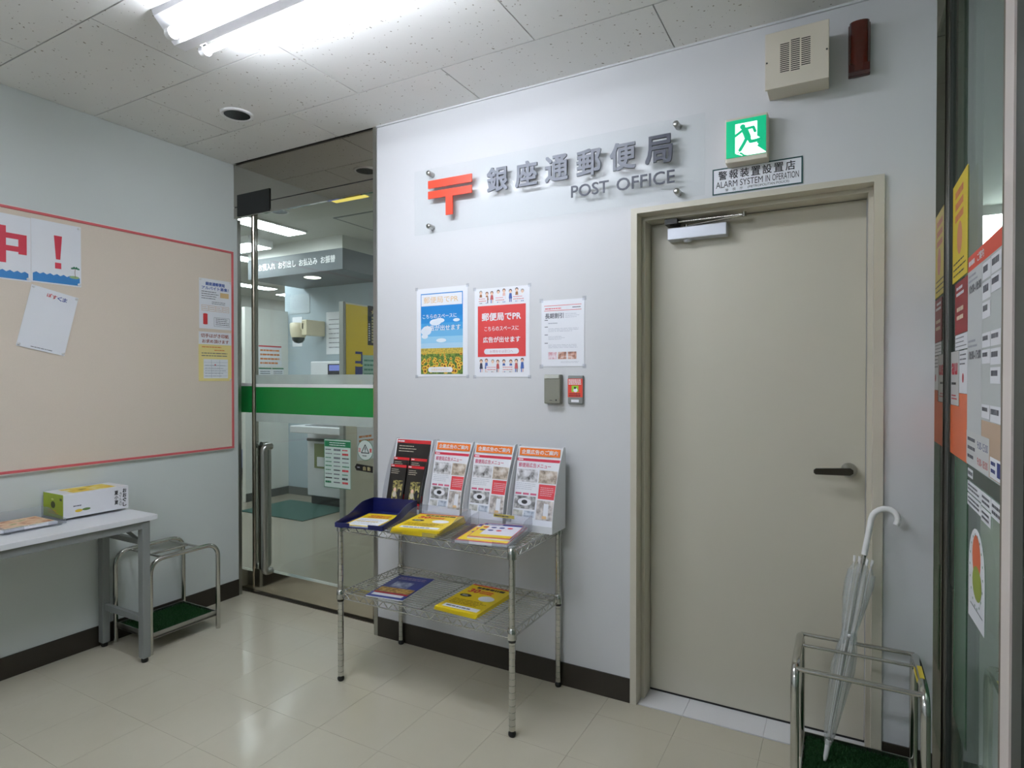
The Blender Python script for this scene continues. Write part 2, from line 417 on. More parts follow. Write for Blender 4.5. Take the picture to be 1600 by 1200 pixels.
g = MB(); g.box(-3.255, -2.288, 2.5635, 2.5645, 1.135, 1.298, green); g.build('green_stripe', dr)
g = MB(); g.box(-3.255, -2.288, 2.5633, 2.5640, 1.298, 1.318, white_pl); g.build('white_stripe', dr)
g = MB(); g.box(-3.255, -2.288, 2.5636, 2.5640, 1.318, 1.375, frost); g.box(-3.255, -2.288, 2.5636, 2.5640, 1.08, 1.135, frost); g.build('frosted_stripe', dr)
h = MB(); h.tube(fillet([(-3.122, 2.566, 0.93), (-3.122, 2.515, 0.93), (-3.122, 2.515, 0.155), (-3.122, 2.566, 0.155)], 0.035), 0.021, brushed, 14)
tag(h.build('pull_handle', dr), 'tall brushed steel pull handle')
h = MB(); h.tube(fillet([(-3.225, 2.577, 0.93), (-3.225, 2.625, 0.93), (-3.225, 2.625, 0.155), (-3.225, 2.577, 0.155)], 0.035), 0.021, brushed, 14)
h.build('pull_handle', dr)
hp = MB(); hp.box(-3.225, -3.165, 2.556, 2.565, 0.15, 0.93, mat('handle_plate', (120, 116, 108), 0.2, 1.0)); hp.build('push_plate', dr)
sf = MB(); sf.box(-3.60, -2.163, 2.53, 2.61, -0.004, 0.003, mat('threshold_steel', (120, 116, 106), 0.3, 1.0))
struct('trim_5', sf, 'steel threshold strip below the glass door', 'threshold')

# ---- cream door
d1 = thing('door_1', 'plain cream steel door with lever handle and door closer', 'door', (-0.32, 2.5, 0), kind='structure')
fr = MB()
fr.box(-0.769, -0.743, D - 0.012, 2.61, 0, 2.030, frame_cream); fr.box(0.092, 0.123, D - 0.012, 2.61, 0, 2.030, frame_cream)
fr.box(-0.769, 0.123, D - 0.012, 2.61, 2.030, 2.052, frame_cream)
fr.box(-0.743, -0.728, D + 0.055, 2.61, 0, 2.030, frame_cream); fr.box(0.077, 0.092, D + 0.055, 2.61, 0, 2.030, frame_cream)
fr.box(-0.728, 0.077, D + 0.055, 2.61, 2.014, 2.030, frame_cream)
fr.build('frame', d1)
MB().box(-0.726, 0.075, 2.571, 2.606, 0.012, 2.011, door_cream, 0.002).build('door_leaf', d1)
lv = MB(); lv.lathe([(0.0, 0.062), (0.012, 0.060), (0.024, 0.020), (0.027, 0.012), (0.027, 0.0)], (0.022, 2.571, 1.012), brushed, 28, 'y')
lh = lv.build('handle_rosette', d1)
lv = MB(); lv.prism([(-0.086, 0.996), (-0.093, 1.002), (-0.093, 1.012), (-0.086, 1.018), (0.026, 1.027), (0.036, 1.020), (0.036, 1.008), (0.026, 1.000)], 0, 0.014, mat('dark_bronze', (70, 66, 58), 0.3, 1.0))
lv.v = [(a, 2.571 - 0.068 + c, b) for a, b, c in lv.v]
tag(lv.build('lever', d1), 'dark flat lever handle')
cl = MB(); cl.box(-0.643, -0.408, 2.515, 2.571, 1.928, 1.977, alu_paint, 0.003)
clb = cl.build('closer_body', d1); tag(clb, 'silver door closer body')
MB().lathe([(0.016, 0), (0.016, -0.010), (0.006, -0.013)], (-0.565, 2.54, 1.929), alu_paint, 16).build('adjust_knob', clb)
ar = MB(); ar.tube([(-0.57, 2.545, 1.985), (-0.34, 2.505, 1.994)], 0.006, steel, 8); ar.tube([(-0.34, 2.505, 1.996), (-0.63, 2.52, 2.000)], 0.005, steel, 8)
ar.box(-0.650, -0.600, 2.50, 2.565, 1.990, 2.012, dark_gasket); ar.tube([(-0.57, 2.545, 1.975), (-0.57, 2.545, 1.992)], 0.010, steel, 10)
ar.tube([(-0.34, 2.505, 1.986), (-0.34, 2.505, 2.004)], 0.009, steel, 10); ar.tube([(-0.625, 2.52, 1.99), (-0.625, 2.52, 2.006)], 0.009, steel, 10)
ar.build('closer_arm', d1)
sill = thing('trim_6', 'white tiled sill below the cream door', 'sill', (-0.32, 2.5, 0), kind='structure')
for a, b in ((-0.742, -0.557), (-0.557, -0.257), (-0.257, 0.091)):
    MB().box(a + 0.0006, b - 0.0006, 2.434, 2.606, -0.004, 0.0025, white_tile).build('sill_tile', sill)
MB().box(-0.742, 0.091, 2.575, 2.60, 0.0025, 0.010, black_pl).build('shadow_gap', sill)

# ---- side glass, its posts, corridor behind
pm = MB(); pm.box(0.268, 0.306, 2.470, 2.60, 0, HC, mirror_steel)
struct('trim_7', pm, 'mirror steel post between white wall and side glass', 'post')
pg = MB(); pg.box(0.303, 0.322, 2.405, 2.468, 0, HC, dark_gasket); pg.box(0.300, 0.3035, 2.43, 2.436, 0, HC, steel)
struct('trim_8', pg, 'dark gasket post holding the side glass', 'post')
w2 = thing('window_2', 'tall side glass covered with posters and opening hours', 'window', (0.315, 2.0, 0), kind='structure')
MB().box(0.310, 0.320, 1.628, 2.405, 0.02, HC, side_glass).build('pane', w2)
pp = MB(); pp.box(0.296, 0.36, 1.590, 1.628, 0, HC, mat('brown_reveal', (118, 108, 94), 0.4)); pp.box(0.292, 0.36, 1.515, 1.590, 0, HC, mat('warm_white_post', (226, 216, 210), 0.45))
struct('trim_9', pp, 'warm white post at the near end of the side glass', 'post')
pp = MB(); pp.box(0.296, 0.36, 1.44, 1.515, 0, HC, dark_gasket)
struct('trim_10', pp, 'dark strip beside the warm white post', 'post')
w3 = thing('window_3', 'clear glass beside the viewer', 'window', (0.315, -0.2, 0), kind='structure')
MB().box(0.310, 0.320, YF, 1.44, 0.02, HC, side_glass).build('pane', w3)
co = MB(); co.box(0.34, 1.9, YF, 8.0, -0.06, -0.001, terrazzo)
struct('floor_corridor', co, 'stone floor of the corridor behind the side glass', 'floor')
co = MB(); co.box(0.34, 1.9, YF, 8.0, HC + 0.02, HC + 0.1, paint_grey)
struct('ceiling_corridor', co, 'plain corridor ceiling behind the side glass', 'ceiling')
co = MB(); co.box(1.8, 1.9, YF, 8.0, 0, HC + 0.05, mat('corridor_wall', (186, 198, 192), 0.5)); co.box(0.34, 1.9, 8.0, 8.1, 0, HC + 0.05, MATS['corridor_wall']); co.box(0.312, 0.40, 2.475, 8.0, 0, HC + 0.05, MATS['corridor_wall'])
struct('wall_right', co, 'pale corridor wall seen through the side glass', 'wall')

# ---- counter hall behind the glass door
HH = 2.70
f2 = MB(); f2.box(-8.6, -2.0, 2.61, 8.0, -0.06, 0.0, terrazzo)
struct('floor_hall', f2, 'polished stone floor of the counter hall', 'floor')
c2 = MB(); c2.box(-8.6, -2.0, 2.61, 8.0, HH, HH + 0.1, mat('hall_ceiling', (214, 214, 208), 0.8))
struct('ceiling_hall', c2, 'plain white ceiling of the counter hall', 'ceiling')
w4 = MB(); w4.box(-8.7, -8.6, 2.5, 8.0, 0, HH, paint_grey); w4.box(-8.7, -3.42, 2.465, 2.56, 0, HH, paint_grey); w4.box(-8.7, -3.60, 2.56, 2.61, 0, HH, paint_grey); w4.box(-2.06, -2.0, 2.61, 8.0, 0, HH, paint_grey)
struct('wall_hall', w4, 'grey side walls of the counter hall', 'wall')
w4 = MB(); w4.box(-8.7, -2.0, 8.0, 8.1, 0, HH, paint_grey)
struct('wall_far', w4, 'grey far wall of the counter hall', 'wall')
# cash machine alcove
al = MB(); al.box(-5.75, -4.12, 4.93, 5.0, 0, HH, hall_blue)
struct('wall_alcove', al, 'blue grey rear wall of the cash machine alcove', 'wall')
al = MB(); al.box(-5.75, -5.70, 4.35, 4.93, 0, 2.13, mat('alcove_panel', (234, 234, 228), 0.5))
struct('wall_alcove_side', al, 'cream partition panel beside the cash machine', 'partition')
bb = MB(); bb.box(-5.70, -4.17, 4.92, 4.93, 0, 0.09, mat('grey_base', (96, 98, 94), 0.5)); bb.box(-5.70, -5.69, 4.35, 4.93, 0, 0.09, MATS['grey_base'])
struct('baseboard_alcove', bb, 'grey baseboard of the cash machine alcove', 'baseboard')
fa = thing('fascia', 'dark grey fascia over the cash machine with white service words', 'fascia', (-4.7, 4.3, 2.38))
grey_fascia = mat('fascia_grey', (92, 98, 102), 0.45, var=0.02)
MB().box(-5.45, -4.12, 4.20, 4.93, 2.38, 2.578, grey_fascia).build('sign_band', fa)
MB().box(-5.45, -4.12, 4.20, 4.93, 2.578, HH, paint_grey).build('upper_band', fa)
x = -5.285
for s_, wd_ in (('お預入れ', 0.25), ('お引出し', 0.25), ('お払込み', 0.25), ('お振替', 0.19)):
    tx = MB(frame((0, 4.199, 0), (1, 0, 0), (0, 0, 1))); tx.text(s_, x, x + wd_, 2.452, 2.522, 0.002, white_pl, 0.025); x += wd_ + 0.045
    tx.build('lettering', fa)
dl = MB(); dl.lathe([(0.0, -0.004), (0.075, -0.004), (0.085, 0.0)], (-4.75, 4.42, 2.38), emitter('alcove_spot', (255, 250, 240), 4.0), 24)
tag(dl.build('downlight'), 'small lit downlight under the grey fascia', 'light')

# ================================================================== LIGHTS
tube_em = emitter('fluorescent_tube', (239, 244, 255), TUBE)
X0, X1 = -2.165, -0.925
def fixture(yc, label):
    fx = thing('fluorescent_fixture', label, 'ceiling light', (-1.55, yc, HC))
    bd = MB(frame((X0, yc, HC), (0, 1, 0), (0, 0, 1)))
    bd.prism([(-0.105, 0.0), (0.105, 0.0), (0.098, -0.018), (0.022, -0.088), (-0.022, -0.088), (-0.098, -0.018)], 0, X1 - X0, mat('fixture_white', (238, 238, 242), 0.4))
    bd.build('reflector_body', fx)
    for y in (yc - 0.065, yc + 0.065):
        MB().tube([(X0 + 0.065, y, 2.588), (X1 - 0.065, y, 2.588)], 0.0135, tube_em, 14).build('tube', fx)
        for xa, xb in ((X0 + 0.04, X0 + 0.064), (X1 - 0.064, X1 - 0.04)):
            s = MB(); s.tube([(xa, y, 2.588), (xb, y, 2.588)], 0.021, white_pl, 14); s.box(xa, xb, min(y, yc), max(y, yc), 2.592, 2.612, white_pl)
            s.build('socket', fx)
fixture(1.38, 'twin tube fluorescent ceiling light, lit and very bright')
fixture(-0.90, 'added unseen twin tube fill light farther back in the lobby')  # unseen fixture added behind the camera to fill the lobby with light
dn = thing('downlight', 'unlit round downlight in the lobby ceiling', 'downlight', (-2.648, 1.981, HC))
MB().lathe([(0.078, 0.0), (0.078, -0.006), (0.062, -0.008), (0.058, 0.0)], (-2.648, 1.981, HC), white_pl, 32).build('rim', dn)
MB().lathe([(0.0, -0.001), (0.057, -0.001), (0.061, -0.006)], (-2.648, 1.981, HC), mat('dark_reflector', (52, 56, 58), 0.25, 0.6), 32).build('reflector', dn)

hall_em = emitter('hall_light', (240, 244, 255), PANEL)
def hall_light(x0, x1, y0, y1, label, drop=0.0):
    t = thing('hall_ceiling_light', label, 'ceiling light', ((x0 + x1) / 2, (y0 + y1) / 2, HH), group='ceiling lights of the counter hall')
    MB().box(x0 - 0.012, x1 + 0.012, y0 - 0.012, y1 + 0.012, HH - 0.02 - drop, HH, white_pl).build('housing', t)
    MB().box(x0, x1, y0, y1, HH - 0.026 - drop, HH - 0.020 - drop, hall_em).build('diffuser', t)
hall_light(-4.53, -4.31, 2.72, 3.93, 'long lit ceiling light nearest the glass door')
hall_light(-6.3, -4.93, 3.80, 4.06, 'lit ceiling light running sideways in front of the fascia', 0.05)
hall_light(-5.95, -5.75, 4.15, 5.35, 'lit ceiling light left of the cash machine alcove')
hall_light(-7.6, -7.4, 5.0, 6.2, 'lit ceiling light over the blue cabinet')
hall_light(-7.9, -7.7, 6.6, 7.6, 'farthest lit ceiling light of the counter hall')
hall_light(-3.45, -2.45, 5.2, 5.4, 'lit ceiling light right of the alcove partition')
for xa, lb in ((-3.36, 'thin warm yellow ceiling lamp in front of the fascia'), (-4.72, 'thin warm yellow ceiling lamp left of the long light')):
    ys_ = thing('yellow_lamp', lb, 'light', (xa + 0.16, 3.335, HH))
    MB().box(xa, xa + 0.33, 3.30, 3.37, HH - 0.02, HH, white_pl).build('housing', ys_)
    MB().box(xa + 0.005, xa + 0.325, 3.31, 3.36, HH - 0.026, HH - 0.02, MATS.get('warm_strip') or emitter('warm_strip', (255, 226, 120), 1.1)).build('diffuser', ys_)
hdl = thing('hall_downlight', 'unlit round downlight beside the long hall light', 'downlight', (-3.99, 3.36, HH))
MB().lathe([(0.085, 0.0), (0.085, -0.006), (0.068, -0.008), (0.062, 0.0)], (-3.99, 3.36, HH), white_pl, 28).build('rim', hdl)
MB().lathe([(0.0, -0.001), (0.062, -0.001), (0.066, -0.006)], (-3.99, 3.36, HH), mat('dark_reflector', (52, 56, 58), 0.25, 0.6), 28).build('reflector', hdl)
ha = thing('ceiling_hatch', 'square access hatch in the hall ceiling', 'hatch', (-3.45, 3.96, HH))
MB().box(-3.74, -3.20, 3.735, 4.18, HH - 0.004, HH, mat('hall_ceiling', (214, 214, 208), 0.8)).build('panel', ha)
for a_ in ((-3.755, -3.74, 3.72, 4.195), (-3.20, -3.185, 3.72, 4.195), (-3.74, -3.20, 3.72, 3.735), (-3.74, -3.20, 4.18, 4.195)): MB().box(*a_, HH - 0.006, HH, grey_paint).build('edge', ha)
cl_ = thing('corridor_light', 'lit fluorescent light seen through the side glass', 'ceiling light', (1.10, 6.4, HC))
MB().box(0.93, 1.29, 5.88, 6.92, HC - 0.05, HC + 0.02, white_pl).build('housing', cl_)
MB().box(0.95, 1.27, 5.90, 6.90, HC - 0.12, HC - 0.05, emitter('corridor_lamp', (245, 248, 255), CORR)).build('diffuser', cl_)

c2_ = thing('corridor_light', 'added unseen corridor fill light beside the near glass', 'ceiling light', (1.1, 1.6, HC))  # unseen lamp added to brighten the corridor side of the glass
MB().box(0.98, 1.22, 1.0, 2.2, HC - 0.05, HC + 0.02, white_pl).build('housing', c2_)
MB().box(1.0, 1.2, 1.02, 2.18, HC - 0.056, HC - 0.05, emitter('corridor_fill', (240, 250, 246), 7.0)).build('diffuser', c2_)

# ================================================================== WALL THINGS, END WALL
# ---- main sign
sg = thing('post_office_sign', 'clear acrylic post office sign with red mark and grey letters', 'sign', (-1.16, D, 2.06))
sp = MB(); sp.box(-1.868, -0.470, D - 0.034, D - 0.028, 2.062, 2.376, acrylic); sp.build('acrylic_panel', sg)
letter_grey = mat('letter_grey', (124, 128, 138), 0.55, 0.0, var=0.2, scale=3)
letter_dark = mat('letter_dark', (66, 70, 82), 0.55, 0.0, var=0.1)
F = on_back(0, 0, 0.035)
mk = MB(F); red = mat('post_red', (228, 66, 36), 0.4)
mk.prism([(-1.78, 2.279), (-1.528, 2.275), (-1.528, 2.313), (-1.78, 2.316)], 0, 0.006, red)
mk.prism([(-1.78, 2.229), (-1.676, 2.227), (-1.676, 2.138), (-1.636, 2.138), (-1.636, 2.226), (-1.528, 2.224), (-1.528, 2.260), (-1.78, 2.264)], 0, 0.006, red)
tag(mk.build('postal_mark', sg), 'red postal mark')
for i, ch in enumerate('銀座通郵便局'):
    x = -1.444 + i * 0.1486
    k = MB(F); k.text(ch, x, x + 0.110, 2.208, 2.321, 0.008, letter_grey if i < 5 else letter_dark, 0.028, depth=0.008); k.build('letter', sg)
x = -1.025
k = MB(F); k.text('POST', -1.025, -0.856, 2.127, 2.178, 0.003, letter_dark, 0.008, depth=0.003); k.build('lettering', sg)
k = MB(F); k.text('OFFICE', -0.822, -0.583, 2.125, 2.177, 0.003, letter_dark, 0.008, depth=0.003); k.build('lettering', sg)
for x, z in ((-1.78, 2.357), (-1.78, 2.098), (-0.579, 2.354), (-0.576, 2.090)):
    MB().lathe([(0.012, 0.0), (0.012, 0.040), (0.010, 0.043), (0.0, 0.043)], (x, D, z), brushed, 18, 'y').build('standoff', sg)

# ---- alarm plate
ap = thing('alarm_plate', 'white alarm notice plate above the cream door', 'sign', (-0.288, D, 2.06))
MB(on_back(0, 0)).box(-0.446, -0.130, 2.061, 2.161, 0, 0.003, paper).build('plate', ap)
k = MB(on_back(0, 0, 0.0034)); tg = mat('teal_border', (20, 70, 72), 0.4); it = ink('black', (30, 30, 34))
for a in ((-0.446, -0.130, 2.156, 2.161), (-0.446, -0.130, 2.061, 2.066), (-0.446, -0.441, 2.061, 2.161), (-0.135, -0.130, 2.061, 2.161)): k.quad(*a, 0, tg)
k.build('border', ap)
k = MB(on_back(0, 0, 0.0036))
for i, ch in enumerate('警報装置設置店'): k.text(ch, -0.424 + i * 0.0395, -0.424 + i * 0.0395 + 0.032, 2.116, 2.150, 0, it, 0.012)
x = -0.433
k.text('ALARM', x, x + 0.078, 2.086, 2.110, 0, it); k.text('SYSTEM', x + 0.088, x + 0.168, 2.086, 2.110, 0, it); k.text('IN', x + 0.178, x + 0.193, 2.086, 2.110, 0, it); k.text('OPERATION', x + 0.201, x + 0.290, 2.086, 2.110, 0, it)
for i, ch in enumerate('警視庁'): k.text(ch, -0.398 + i * 0.026, -0.398 + i * 0.026 + 0.011, 2.070, 2.081, 0, it)
k.text('(METROPOLITAN POLICE)', -0.318, -0.175, 2.070, 2.081, 0, it)
k.build('lettering', ap)

# ---- exit sign
ex = thing('exit_sign', 'lit green running man exit sign', 'exit sign', (-0.316, D, 2.157))
MB(on_back(0, 0)).box(-0.390, -0.243, 2.157, 2.322, 0, 0.060, beige_steel, 0.004).build('housing', ex)
eg = mat('exit_green', (0, 172, 120), 0.3, emit=0.55); ew = mat('exit_white', (240, 255, 250), 0.3, emit=0.9)
k = MB(on_back(-0.386, 2.174, 0.061)); W = 0.138
k.box(0, W, 0, 0.137, 0, 0.002, eg); k.build('lit_panel', ex)
k = MB(on_back(-0.386, 2.174, 0.0634))
k.poly([(0.032, 0.013), (0.032, 0.122), (0.108, 0.122), (0.108, 0.047), (0.120, 0.047), (0.123, 0.055), (0.108, 0.066), (0.108, 0.040), (0.113, 0.036), (0.108, 0.030), (0.138, 0.004), (0.138, 0.001), (0.075, 0.001), (0.060, 0.006), (0.050, 0.015), (0.045, 0.018)], 0, ew)
k.poly([(0.034, 0.012), (0.056, 0.018), (0.066, 0.006), (0.056, 0.002)], 0.0001, ew)
k.ell(0.058, 0.108, 0.0095, 0.0095, 0.0003, eg)
k.stroke([(0.066, 0.094), (0.076, 0.066)], 0.022, 0.0003, eg)
k.stroke([(0.062, 0.098), (0.047, 0.088), (0.033, 0.079)], 0.0095, 0.0003, eg)
k.stroke([(0.072, 0.099), (0.095, 0.101), (0.101, 0.084)], 0.0095, 0.0003, eg)
k.stroke([(0.072, 0.064), (0.062, 0.045), (0.049, 0.024)], 0.012, 0.0003, eg)
k.stroke([(0.079, 0.064), (0.085, 0.049), (0.106, 0.050), (0.119, 0.053)], 0.0115, 0.0003, eg)
k.poly([(0.046, 0.012), (0.060, 0.002), (0.070, 0.0), (0.052, 0.016)], 0.0003, eg)
k.build('running_man', ex)

# ---- alarm bell box
sb = thing('alarm_speaker_box', 'beige steel box with slotted grille near the ceiling', 'speaker', (-0.145, D, 2.37))
MB(on_back(0, 0)).box(-0.243, -0.047, 2.383, 2.567, 0, 0.115, beige_steel, 0.002).build('body', sb)
cv = MB(on_back(0, 0)); cv.box(-0.246, -0.045, 2.372, 2.569, 0.112, 0.122, beige_steel, 0.002); cv.build('cover', sb)
gr = MB(on_back(0, 0, 0.1222))
for c, (a, b, z0, z1, n) in enumerate(((-0.197, -0.168, 2.425, 2.520, 15), (-0.163, -0.135, 2.423, 2.527, 16), (-0.130, -0.102, 2.434, 2.524, 14))):
    for i in range(n):
        z = z0 + (z1 - z0) * i / (n - 1); gr.quad(a, b, z - 0.0017, z + 0.0017, 0, dark_slot)
gr.build('grille_slots', sb)
for x, z in ((-0.240, 2.466), (-0.052, 2.468)): MB().lathe([(0.003, 0.0), (0.003, 0.002), (0.0, 0.0025)], (x, D - 0.122, z), dark_gasket, 10, 'y').build('screw', sb)
rl = thing('alarm_lamp', 'dark red alarm lamp beside the beige box', 'lamp', (0.045, D, 2.40))
k = MB(); k.box(0.012, 0.078, D - 0.02, D, 2.402, 2.579, mat('lamp_base', (60, 14, 8), 0.4), 0.003); k.build('base', rl)
k = MB(frame((0, 0, 2.405), (1, 0, 0), (0, 1, 0)))
k.prism([(0.014 + 0.062 * (0.5 - 0.5 * math.cos(math.pi * i / 10)), D - 0.018 - 0.034 * math.sin(math.pi * i / 10) ** 0.5) for i in range(11)], 0, 0.171, mat('red_lens', (80, 18, 8), 0.18, coat=0.5, var=0.15, scale=30), True)
k.build('lens', rl)
k = MB(); k.box(0.013, 0.077, D - 0.050, D - 0.018, 2.403, 2.430, mat('red_dark', (66, 12, 6), 0.3), 0.003); k.build('lower_cap', rl)

# ---- small devices under the posters
cr = thing('card_reader', 'grey green wall box under the price sheet', 'wall box', (-1.118, D, 1.24))
olive = mat('olive_grey', (128, 128, 116), 0.4)
MB(on_back(0, 0)).box(-1.157, -1.079, 1.242, 1.370, 0, 0.030, olive, 0.004).build('body', cr)
MB(on_back(0, 0)).box(-1.155, -1.084, 1.352, 1.369, 0.028, 0.033, mat('pale_cap', (196, 198, 190), 0.35), 0.002).build('top_cap', cr)
k = MB(on_back(0, 0, 0.0305)); k.ell(-1.098, 1.258, 0.004, 0.004, 0, it); k.quad(-1.130, -1.116, 1.256, 1.258, 0, it); k.build('marks', cr)
sr = thing('alarm_key_box', 'small grey box with a red warning sticker', 'wall box', (-1.014, D, 1.24))
MB(on_back(0, 0)).box(-1.051, -0.979, 1.242, 1.366, 0, 0.012, grey_paint, 0.004).build('body', sr)
k = MB(on_back(0, 0, 0.0125)); rs = ink('warning_red', (226, 70, 52))
k.quad(-1.050, -0.981, 1.272, 1.352, 0, rs); k.bars(-1.046, -0.985, 1.325, 1.350, 3, 0.0003, paper, 0.6, 3)
k.quad(-1.032, -1.000, 1.294, 1.322, 0.0003, ink('lime', (150, 205, 60))); k.ell(-1.014, 1.302, 0.010, 0.009, 0.0005, paper); k.ell(-1.016, 1.312, 0.005, 0.005, 0.0005, it)
k.bars(-1.044, -0.987, 1.274, 1.290, 2, 0.0003, it, 0.5, 4); k.quad(-1.034, -0.998, 1.250, 1.261, 0.0003, paper); k.build('sticker', sr)

# ---- posters on the end wall
def sheet(name, label, F, w, h, cat='poster', group=None, th=0.0008, m=paper):
    t = thing(name, label, cat, F.translation, group)
    MB(F).box(0, w, 0, h, 0, th, m).build('sheet', t)
    return t, MB(F @ Matrix.Translation((0, 0, th + 0.0003)))
def tapes(t, F, w, h, s=0.008):
    for u, v in ((0, 0), (w, 0), (0, h), (w, h)):
        MB(F @ Matrix.Translation((u, v, 0.0014))).box(-s, s, -s, s, 0, 0.0004, tape).build('tape', t)
F = on_back(-1.880, 1.362, 0.001); w_, h_ = 0.305, 0.438
t, k = sheet('sunflower_poster', 'advertising poster with sunflower field and blue sky', F, w_, h_)
u0, u1 = 0.026, 0.277; v0, v1 = 0.012, 0.412
sky = [(26, 132, 206), (40, 142, 212), (70, 160, 220), (110, 182, 228), (150, 204, 236), (176, 214, 240)]
for i, c in enumerate(sky): k.quad(u0, u1, 0.33 - (i + 1) * 0.033, 0.412 if i == 0 else 0.33 - i * 0.033, 0, ink('sky%d' % i, c))
cloud = ink('cloud', (232, 240, 250))
r = random.Random(3)
for (cu, cv, ru, rv) in ((0.115, 0.268, 0.035, 0.016), (0.14, 0.276, 0.03, 0.012), (0.04, 0.225, 0.032, 0.02), (0.065, 0.235, 0.03, 0.016), (0.24, 0.275, 0.02, 0.008), (0.15, 0.178, 0.03, 0.010), (0.05, 0.20, 0.02, 0.012)):
    k.ell(max(cu, u0 + ru), cv, ru, rv, 0.0001, cloud)
k.quad(u0, u1, v0, 0.140, 0.0001, photo('sunflower_green', [(40, 70, 30), (90, 120, 50), (150, 170, 70)], 90))
k.quad(u0, u1, 0.112, 0.140, 0.00015, photo('sunflower_gold', [(120, 120, 50), (196, 170, 70), (222, 190, 90)], 120))
yl = ink('petal', (232, 186, 66)); br = ink('seed', (110, 56, 20))
for i in range(70):
    d = r.random() ** 1.6; cv = v0 + 0.0145 + d * 0.106; sz = 0.013 - 0.010 * d
    cu = r.uniform(u0 + sz, u1 - sz); k.ell(cu, cv, sz, sz * 1.1, 0.0002 + 0.000002 * i, yl, 10); k.ell(cu, cv, sz * 0.5, sz * 0.5, 0.0004, br, 8)
k.quad(u0 + 0.004, u1 - 0.004, 0.350, 0.407, 0.0003, paper)
k.text('郵便局でPR', u0 + 0.017, u1 - 0.027, 0.362, 0.395, 0.0005, ink('ochre', (226, 186, 120)), 0.02)
k.text('こちらのスペースに', u0 + 0.012, u1 - 0.035, 0.288, 0.308, 0.0012, paper, 0.015)
k.text('広告が出せます', u0 + 0.025, u1 - 0.012, 0.226, 0.254, 0.0012, paper, 0.02)
k.prism([(0.085 + 0.013 * math.cos(math.radians(90 + 18 * i)), 0.034 + 0.013 * math.sin(math.radians(90 + 18 * i))) for i in range(11)] + [(0.205 + 0.013 * math.cos(math.radians(-90 + 18 * i)), 0.034 + 0.013 * math.sin(math.radians(-90 + 18 * i))) for i in range(11)], 0.0006, 0.0016, paper)
k.text('お問合せは窓口へ', 0.092, 0.198, 0.028, 0.040, 0.0019, ink('ochre', (226, 186, 120)))
k.build('print', t); tapes(t, F, w_, h_)

F = on_back(-1.536, 1.360, 0.001); w_, h_ = 0.294, 0.416
t, k = sheet('red_poster', 'white poster with red centre panel and rows of tiny figures', F, w_, h_)
pr = ink('poster_red', (214, 66, 66))
k.quad(0.018, 0.274, 0.094, 0.334, 0, pr)
k.text('郵便局でPR', 0.040, 0.250, 0.262, 0.300, 0.0003, paper, 0.03)
k.text('こちらのスペースに', 0.055, 0.238, 0.215, 0.236, 0.0003, paper, 0.012)
k.text('広告が出せます', 0.047, 0.246, 0.160, 0.188, 0.0003, paper, 0.03)
k.prism([(0.066 + 0.013 * math.cos(math.radians(90 + 18 * i)), 0.119 + 0.013 * math.sin(math.radians(90 + 18 * i))) for i in range(11)] + [(0.226 + 0.013 * math.cos(math.radians(-90 + 18 * i)), 0.119 + 0.013 * math.sin(math.radians(-90 + 18 * i))) for i in range(11)], 0.0002, 0.0004, paper)
k.text('お問合せは窓口へ', 0.085, 0.208, 0.112, 0.126, 0.0006, ink('pinkgrey', (196, 150, 160)))
skin = ink('skin', (236, 200, 176)); hair = [ink('hair%d' % i, c) for i, c in enumerate(((50, 40, 40), (110, 70, 50), (150, 150, 150)))]
cloths = [ink('cloth%d' % i, c) for i, c in enumerate(((70, 100, 170), (230, 190, 180), (60, 60, 80), (190, 90, 90), (120, 150, 120), (240, 240, 240), (150, 100, 60)))]
r = random.Random(5)
for row, (vb, n) in enumerate(((0.343, 8), (0.020, 8))):
    for i in range(n):
        cu = 0.034 + i * 0.032 + r.uniform(-0.003, 0.003); vh = vb + 0.050 + r.uniform(-0.004, 0.006)
        k.ell(cu, vh + 0.002, 0.0085, 0.009, 0.0002, r.choice(hair), 12); k.ell(cu, vh - 0.001, 0.0068, 0.007, 0.0004, skin, 12)
        cc = r.choice(cloths); k.poly([(cu - 0.009, vb + 0.018), (cu + 0.009, vb + 0.018), (cu + 0.006, vh - 0.008), (cu - 0.006, vh - 0.008)], 0.0002, cc)
        for s_ in (-1, 1): k.quad(cu + s_ * 0.004 - 0.0022, cu + s_ * 0.004 + 0.0022, vb + 0.002, vb + 0.018, 0.0002, r.choice(cloths[:3]))
    for a in ((0.020, 0.070), (0.112, 0.168), (0.205, 0.270)) if row == 0 else ((0.065, 0.120), (0.150, 0.210)):
        k.quad(a[0], a[1], vb + 0.006, vb + 0.032, 0.0005, paper); k.bars(a[0] + 0.004, a[1] - 0.002, vb + 0.009, vb + 0.030, 2, 0.0006, pr, 0.25, row)
k.build('print', t); tapes(t, F, w_, h_)

